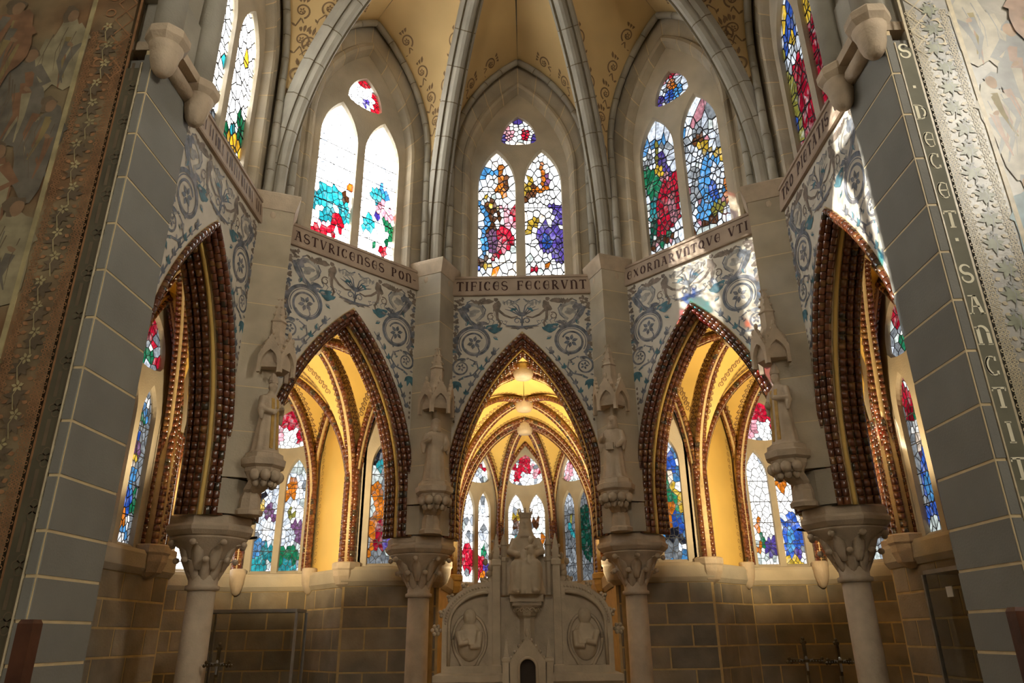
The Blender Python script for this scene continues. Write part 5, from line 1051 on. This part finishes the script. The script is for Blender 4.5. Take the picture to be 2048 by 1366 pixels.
# ================================================================== ALTARPIECE
al = thing('altarpiece', 'carved stone altarpiece with two round-headed relief panels below the enthroned Virgin', 'altarpiece', (0, AY, 0))
MB().box(-.80, .80, -.06, .20, .0, 1.33).build('base', 'marble', al)
MB().loft([[(-x, -y, z), (x, -y, z), (x, .2, z), (-x, .2, z)] for x, y, z in ((.78, .06, 1.33), (.80, .09, 1.35), (.80, .09, 1.40), (.76, .06, 1.415))]).build('predella_slab', 'marble', al)
MB().slab([[(-.28, 1.41), (.28, 1.41), (.28, 2.03), (-.28, 2.03)]], .05, .20).build('back_panel', 'marble', al)
for s in (-1, 1):
    # wing outline: vertical outer edge rising into a shoulder arc
    arc = [(.735-.435*(1-cos(t)), 1.82+.33*sin(t)) for t in [pi/2*i/10 for i in range(11)]]
    out = [(.30, 1.41), (.735, 1.41)]+arc
    def mir(pts): return [(s*x, z) for x, z in pts]
    MB().slab([mir(out)], .03, .18).build('wing', 'marble', al)
    inn = [(.335, 1.47), (.675, 1.47)]+[(.675-.34*(1-cos(t)), 1.80+.26*sin(t)) for t in [pi/2*i/10 for i in range(11)]]
    MB().slab([mir(out), mir(inn)], -.02, .03).build('wing_frame', 'marble', al)
    md = MB().tube([(s*x, -.02, z) for x, z in [(.675, 1.47)]+[(.675-.34*(1-cos(t)), 1.80+.26*sin(t)) for t in [pi/2*i/12 for i in range(13)]]], .015, 8); md.build('arch_moulding', 'marble', al, True)
    bd = MB()
    for i in range(22):
        t = i/21; l = .33+t*.0; ang = t*pi/2; bd.ell((s*(.705-.37*(1-cos(ang))), -.022, 1.81+.295*sin(ang)), .011, .009, .011, 6, 4)
    bd.build('beading', 'marble', al)
    rl = MB(); rl.ell((s*.50, .03, 1.86), .062, .05, .072, 12, 8); rl.ell((s*.50, .03, 1.66), .115, .06, .16, 14, 10); rl.tube([(s*.60, .0, 1.74), (s*.57, -.04, 1.64), (s*.50, -.045, 1.66)], [.03, .03, .022], 8); rl.tube([(s*.41, .0, 1.74), (s*.42, -.04, 1.62), (s*.49, -.045, 1.62)], [.03, .03, .022], 8)
    remesh(rl.build('relief_figure', 'marble', al), .009)
    sh = MB().tube([(s*(.50+.145*cos(t)), .025, 1.68+.20*sin(t)-(.03 if sin(t) < -.8 else 0)) for t in [2*pi*i/28 for i in range(29)]], .014, 6); sh.build('shield_moulding', 'marble', al, True)
    for i in range(4):      # crockets on the shoulder
        t = pi/2*(.12+.26*i); x, z = .745-.435*(1-cos(t)), 1.83+.335*sin(t); c = MB(); c.ell((s*x, .06, z), .034, .04, .030, 10, 6)
        for j in range(4): c.ell((s*(x+.026*cos(j*pi/2+.5)), .03, z+.026*sin(j*pi/2+.5)), .016, .018, .016, 6, 5)
        c.build('crocket', 'marble', al, True)
    ro = MB(); ro.ell((s*.79, .06, 1.755), .03, .05, .03, 10, 6)
    for j in range(6): ro.ell((s*.79+.034*cos(j*pi/3), .03, 1.755+.034*sin(j*pi/3)), .018, .02, .018, 8, 5)
    ro.build('rosette', 'marble', al, True)
    MB().loft([[(s*.265-x, -x*.9, z), (s*.265+x, -x*.9, z), (s*.265+x, .15, z), (s*.265-x, .15, z)] for x, z in ((.045, 1.41), (.045, 1.47), (.033, 1.48), (.033, 2.28), (.043, 2.29), (.043, 2.33), (.028, 2.34), (.028, 2.42), (.004, 2.56))]).build('buttress', 'marble', al)
    for i in range(4): MB().ell((s*.265+.03*(-1)**i, -.02, 2.36+.045*i), .015, .015, .015, 6, 4).build('buttress_crocket', 'marble', al)
    # foliage beside the throne
    fo = MB()
    for i in range(5): fo.ell((s*(.32+.015*i*(i % 2)), .05, 2.17+.05*i), .036-.004*i, .03, .032, 8, 5)
    fo.build('foliage', 'marble', al, True)
MB().box(-.145, .145, -.10, .16, 1.975, 2.035).box(-.125, .125, -.085, .15, 1.945, 1.975).build('pedestal_slab', 'marble', al)
pc = MB().loft([ngon(r, 8, z, (0, .0), pi/8) for r, z in ((.075, 1.86), (.085, 1.87), (.10, 1.92), (.13, 1.945))]); pc.build('pedestal_capital', 'marble', al)
pk = MB()
for j in range(7): a = pi+pi*(j+.5)/7; pk.tube(spiral(0, 0, .022, .006, 0, 1.3, 14) and [(.105*cos(a)+.022*cos(t)*(1-t/9), .105*sin(a), 1.905+.022*sin(t)*(1-t/9)) for t in [i*.6 for i in range(12)]], .006, 5)
pk.build('capital_scrolls', 'marble', al)
MB().loft([ngon(r, 8, z, (0, .02), pi/8) for r, z in ((.085, 1.5), (.085, 1.62), (.07, 1.64), (.07, 1.84), (.08, 1.86))]).build('pedestal_shaft', 'marble', al)
# tabernacle niche
na = Arch(.075, 1.46, 1.535, 0, 1.18).full(8)
MB().slab([[(-.155, 1.18)]+na+[(.155, 1.18), (.155, 1.50), (.0, 1.70), (-.155, 1.50)]], -.20, -.14).build('tabernacle_gable', 'marble', al)
MB().box(-.14, .14, -.15, .02, 1.18, 1.52).build('tabernacle_shade', 'dark', al)  # near-black box fills the niche opening; its shade is put into the colour
MB().tube([(x, -.205, z) for x, z in na], .012, 6).build('niche_moulding', 'marble', al, True)
for s in (-1, 1):
    MB().loft([[(s*.178-x, -.17-x, z), (s*.178+x, -.17-x, z), (s*.178+x, -.17+x, z), (s*.178-x, -.17+x, z)] for x, z in ((.03, 1.18), (.03, 1.50), (.036, 1.51), (.036, 1.53), (.022, 1.54), (.002, 1.68))]).build('tabernacle_pinnacle', 'marble', al)
tf = MB()
for s in (-1, 1):
    for i in range(4): t = (i+.5)/4.5; tf.ell((s*.155*(1-t), -.17, 1.50+.20*t+.012), .016, .022, .016, 6, 4)
tf.ell((0, -.17, 1.725), .02, .02, .035, 8, 6); tf.build('gable_crockets', 'marble', al)
at_ = thing('altar_table', 'stone altar table standing before the carved altarpiece', 'altar', (0, 1.0, 0))
MB().box(-.95, .95, -.34, .34, .93, 1.02).build('altar_top', 'marble', at_); MB().box(-.8, .8, -.26, .3, 0, .93).build('altar_block', 'marble', at_)

# ================================================================== SMALLER THINGS
def case(label, loc, rz, w_, d, h, card=False):
    r = thing('display_case', label, 'display case', loc, rz, 'glass cases in the ambulatory')
    MB().box(-w_/2, w_/2, -d/2, d/2, 0, .8).build('plinth', 'wood', r)
    MB().box(-w_/2, w_/2, -d/2, d/2, h-.03, h).build('top_frame', 'steel', r)
    for sx in (-1, 1):
        for sy in (-1, 1): MB().box(sx*w_/2-.012, sx*w_/2+.012, sy*d/2-.012, sy*d/2+.012, .8, h-.03).build('corner_post', 'steel', r)
    for nm, b in (('glass_pane', (-w_/2+.012, w_/2-.012, -d/2-.003, -d/2+.003)), ('glass_pane', (-w_/2-.003, -w_/2+.003, -d/2+.012, d/2-.012)), ('glass_pane', (w_/2-.003, w_/2+.003, -d/2+.012, d/2-.012))): MB().box(*b, .8, h-.03).build(nm, 'case_glass', r)
    if card: MB().box(-.03, .05, -d/2-.008, -d/2-.004, h-.2, h-.13).build('notice_card', 'plaster', r)
    return r
case('glass display case before the ashlar wall behind the ASTVRICENSES arch', (-2.78, 2.72, 0), .0, .95, .34, 1.98)
case('glass display case with a small white card behind the DECET SANCTITV margin', (3.12, .30, 0), -pi/2, .62, .30, 2.12, True)
def cross(label, loc, rz, h, arm, ez, stand=True, mat_='bronze', grp='metal altar crosses'):
    r = thing('altar_cross', label, 'cross', loc, rz, grp); z0 = ez-h*.35
    MB().tube([(0, 0, .03), (0, 0, z0)], .014, 8).build('staff', mat_, r, True); MB().lathe([(.14, 0), (.14, .02), (.05, .05), (.02, .12)], 16).build('foot', mat_, r, True)
    c = MB().box(-.012, .012, -.008, .008, z0, ez+h*.5).box(-arm, arm, -.008, .008, ez-.012, ez+.012); c.lathe([(.005, -.012), (.03, -.01), (.03, .01), (.005, .012)], 12, (0, 0, ez))
    for x, z in ((-arm, ez), (arm, ez), (0, ez+h*.5)):
        for k in range(3): b = 2*pi*k/3+pi/2; c.ell((x+.016*cos(b), 0, z+.016*sin(b)), .014, .010, .014, 8, 5)
    c.build('cross_body', mat_, r)
    g = MB()
    for i in range(5):
        for sx in (-1, 1): g.ell((sx*(.03+.022*i), -.012, ez), .005, .005, .005, 6, 4)
    g.build('studs', 'steel', r); g2 = MB(); g2.ell((0, -.012, ez+.02), .011, .012, .016, 8, 6); g2.tube([(0, -.012, ez+.005), (0, -.012, ez-.07)], [.012, .008], 6); g2.tube([(-.05, -.012, ez+.012), (0, -.012, ez), (.05, -.012, ez+.012)], .005, 6); g2.build('corpus', 'steel', r)
    return r
cross('dark metal cross with studded arms standing by the pier of the VTI arch', (2.14, 1.0, 0), 0, .28, .125, 1.50)
cross('slim dark metal cross beside the studded cross by the column', (2.40, 1.02, 0), .3, .28, .10, 1.49)
cross('small tarnished crucifix in front of the glass case behind ASTVRICENSES', (-2.42, 1.0, 0), 0, .26, .09, 1.52)
cs = thing('candlestick', 'dark metal triangular-footed candlestick beside the DECET SANCTITV respond', 'candlestick', (2.62, -.62, 0), 0)
MB().tube([(0, 0, .02), (0, 0, 1.36)], .018, 8).build('stem', 'iron', cs, True); MB().loft([ngon(r_, 3, z, (0, 0), .5) for r_, z in ((.02, 1.50), (.04, 1.44), (.11, 1.38), (.10, 1.36), (.03, 1.33))]).build('drip_pan', 'iron', cs); MB().lathe([(.02, 1.49), (.03, 1.52), (.015, 1.56), (.012, 1.60), (.002, 1.64)], 10).build('finial', 'iron', cs, True); MB().lathe([(.16, 0), (.15, .03), (.03, .08)], 14).build('foot', 'iron', cs, True)
for s, lab in ((-1, 'dark walnut post standing before the dim brown mural'), (1, 'dark walnut post standing before the lettered DECET SANCTITV margin')):
    pr = thing('wooden_post', lab, 'post', ((1.885 if s < 0 else 1.85)*s, -2.2, 0), 0, 'walnut posts at the chancel step')
    MB().loft([[(-x, -x, z), (x, -x, z), (x, x, z), (-x, x, z)] for x, z in ((.030, .06), (.030, 1.765), (.024, 1.78))]).build('shaft', 'wood', pr); MB().box(-.10, .10, -.10, .10, 0, .06).build('foot', 'wood', pr)
# floodlights hidden low in the ambulatory
def flood(label, loc, aim, energy, col=(1.0, .80, .48), size=radians(95), blend=.6, base=0.0):
    r = thing('floodlight', label, 'floodlight', (loc[0], loc[1], base), 0, 'floodlights hidden in the ambulatory')
    d = (Vector(aim)-Vector(loc)).normalized(); q = d.to_track_quat('Z', 'Y')
    h = MB().lathe([(.05, -.08), (.075, -.02), (.08, 0), (.07, .0), (.045, -.06)], 14).build('housing', 'iron', r, True); h.location = (0, 0, loc[2]-base-.01); h.scale = (.6,)*3 if base else (1, 1, 1); h.rotation_mode = 'QUATERNION'; h.rotation_quaternion = q
    if base: q2 = Vector((loc[0], loc[1], 0)).normalized(); MB().tube([(0, 0, .03), tuple(-q2*.5+Vector((0, 0, .03)))], .012, 8).build('bracket', 'iron', r, True)
    else: MB().tube([(0, 0, 0), (0, 0, loc[2]-.06)], .015, 8).build('stand', 'iron', r, True)
    add_light('SPOT', 'floodlight_lamp', tuple(Vector(loc)+d*.05), aim, energy, col, spot_size=size, spot_blend=blend, shadow_soft_size=.07)
flood('floodlight on the floor behind the altarpiece lighting the axial vault', (0, 3.0, 1.1), (0, 4.9, 4.9), 1100, (1, .86, .58), radians(75))
for s in (-1, 1):
    flood('floodlight behind the pier aimed at the chapel '+NEAR[s], (2.87*s, 1.53, 2.56), (2.72*s, 3.7, 4.0), 360, size=radians(105), base=2.5)
    flood('floodlight behind the pier aimed at the aisle '+FAR[s], (2.80*s, 1.62, 2.56), (3.12*s, .3, 4.5), 130, size=radians(105), base=2.5)
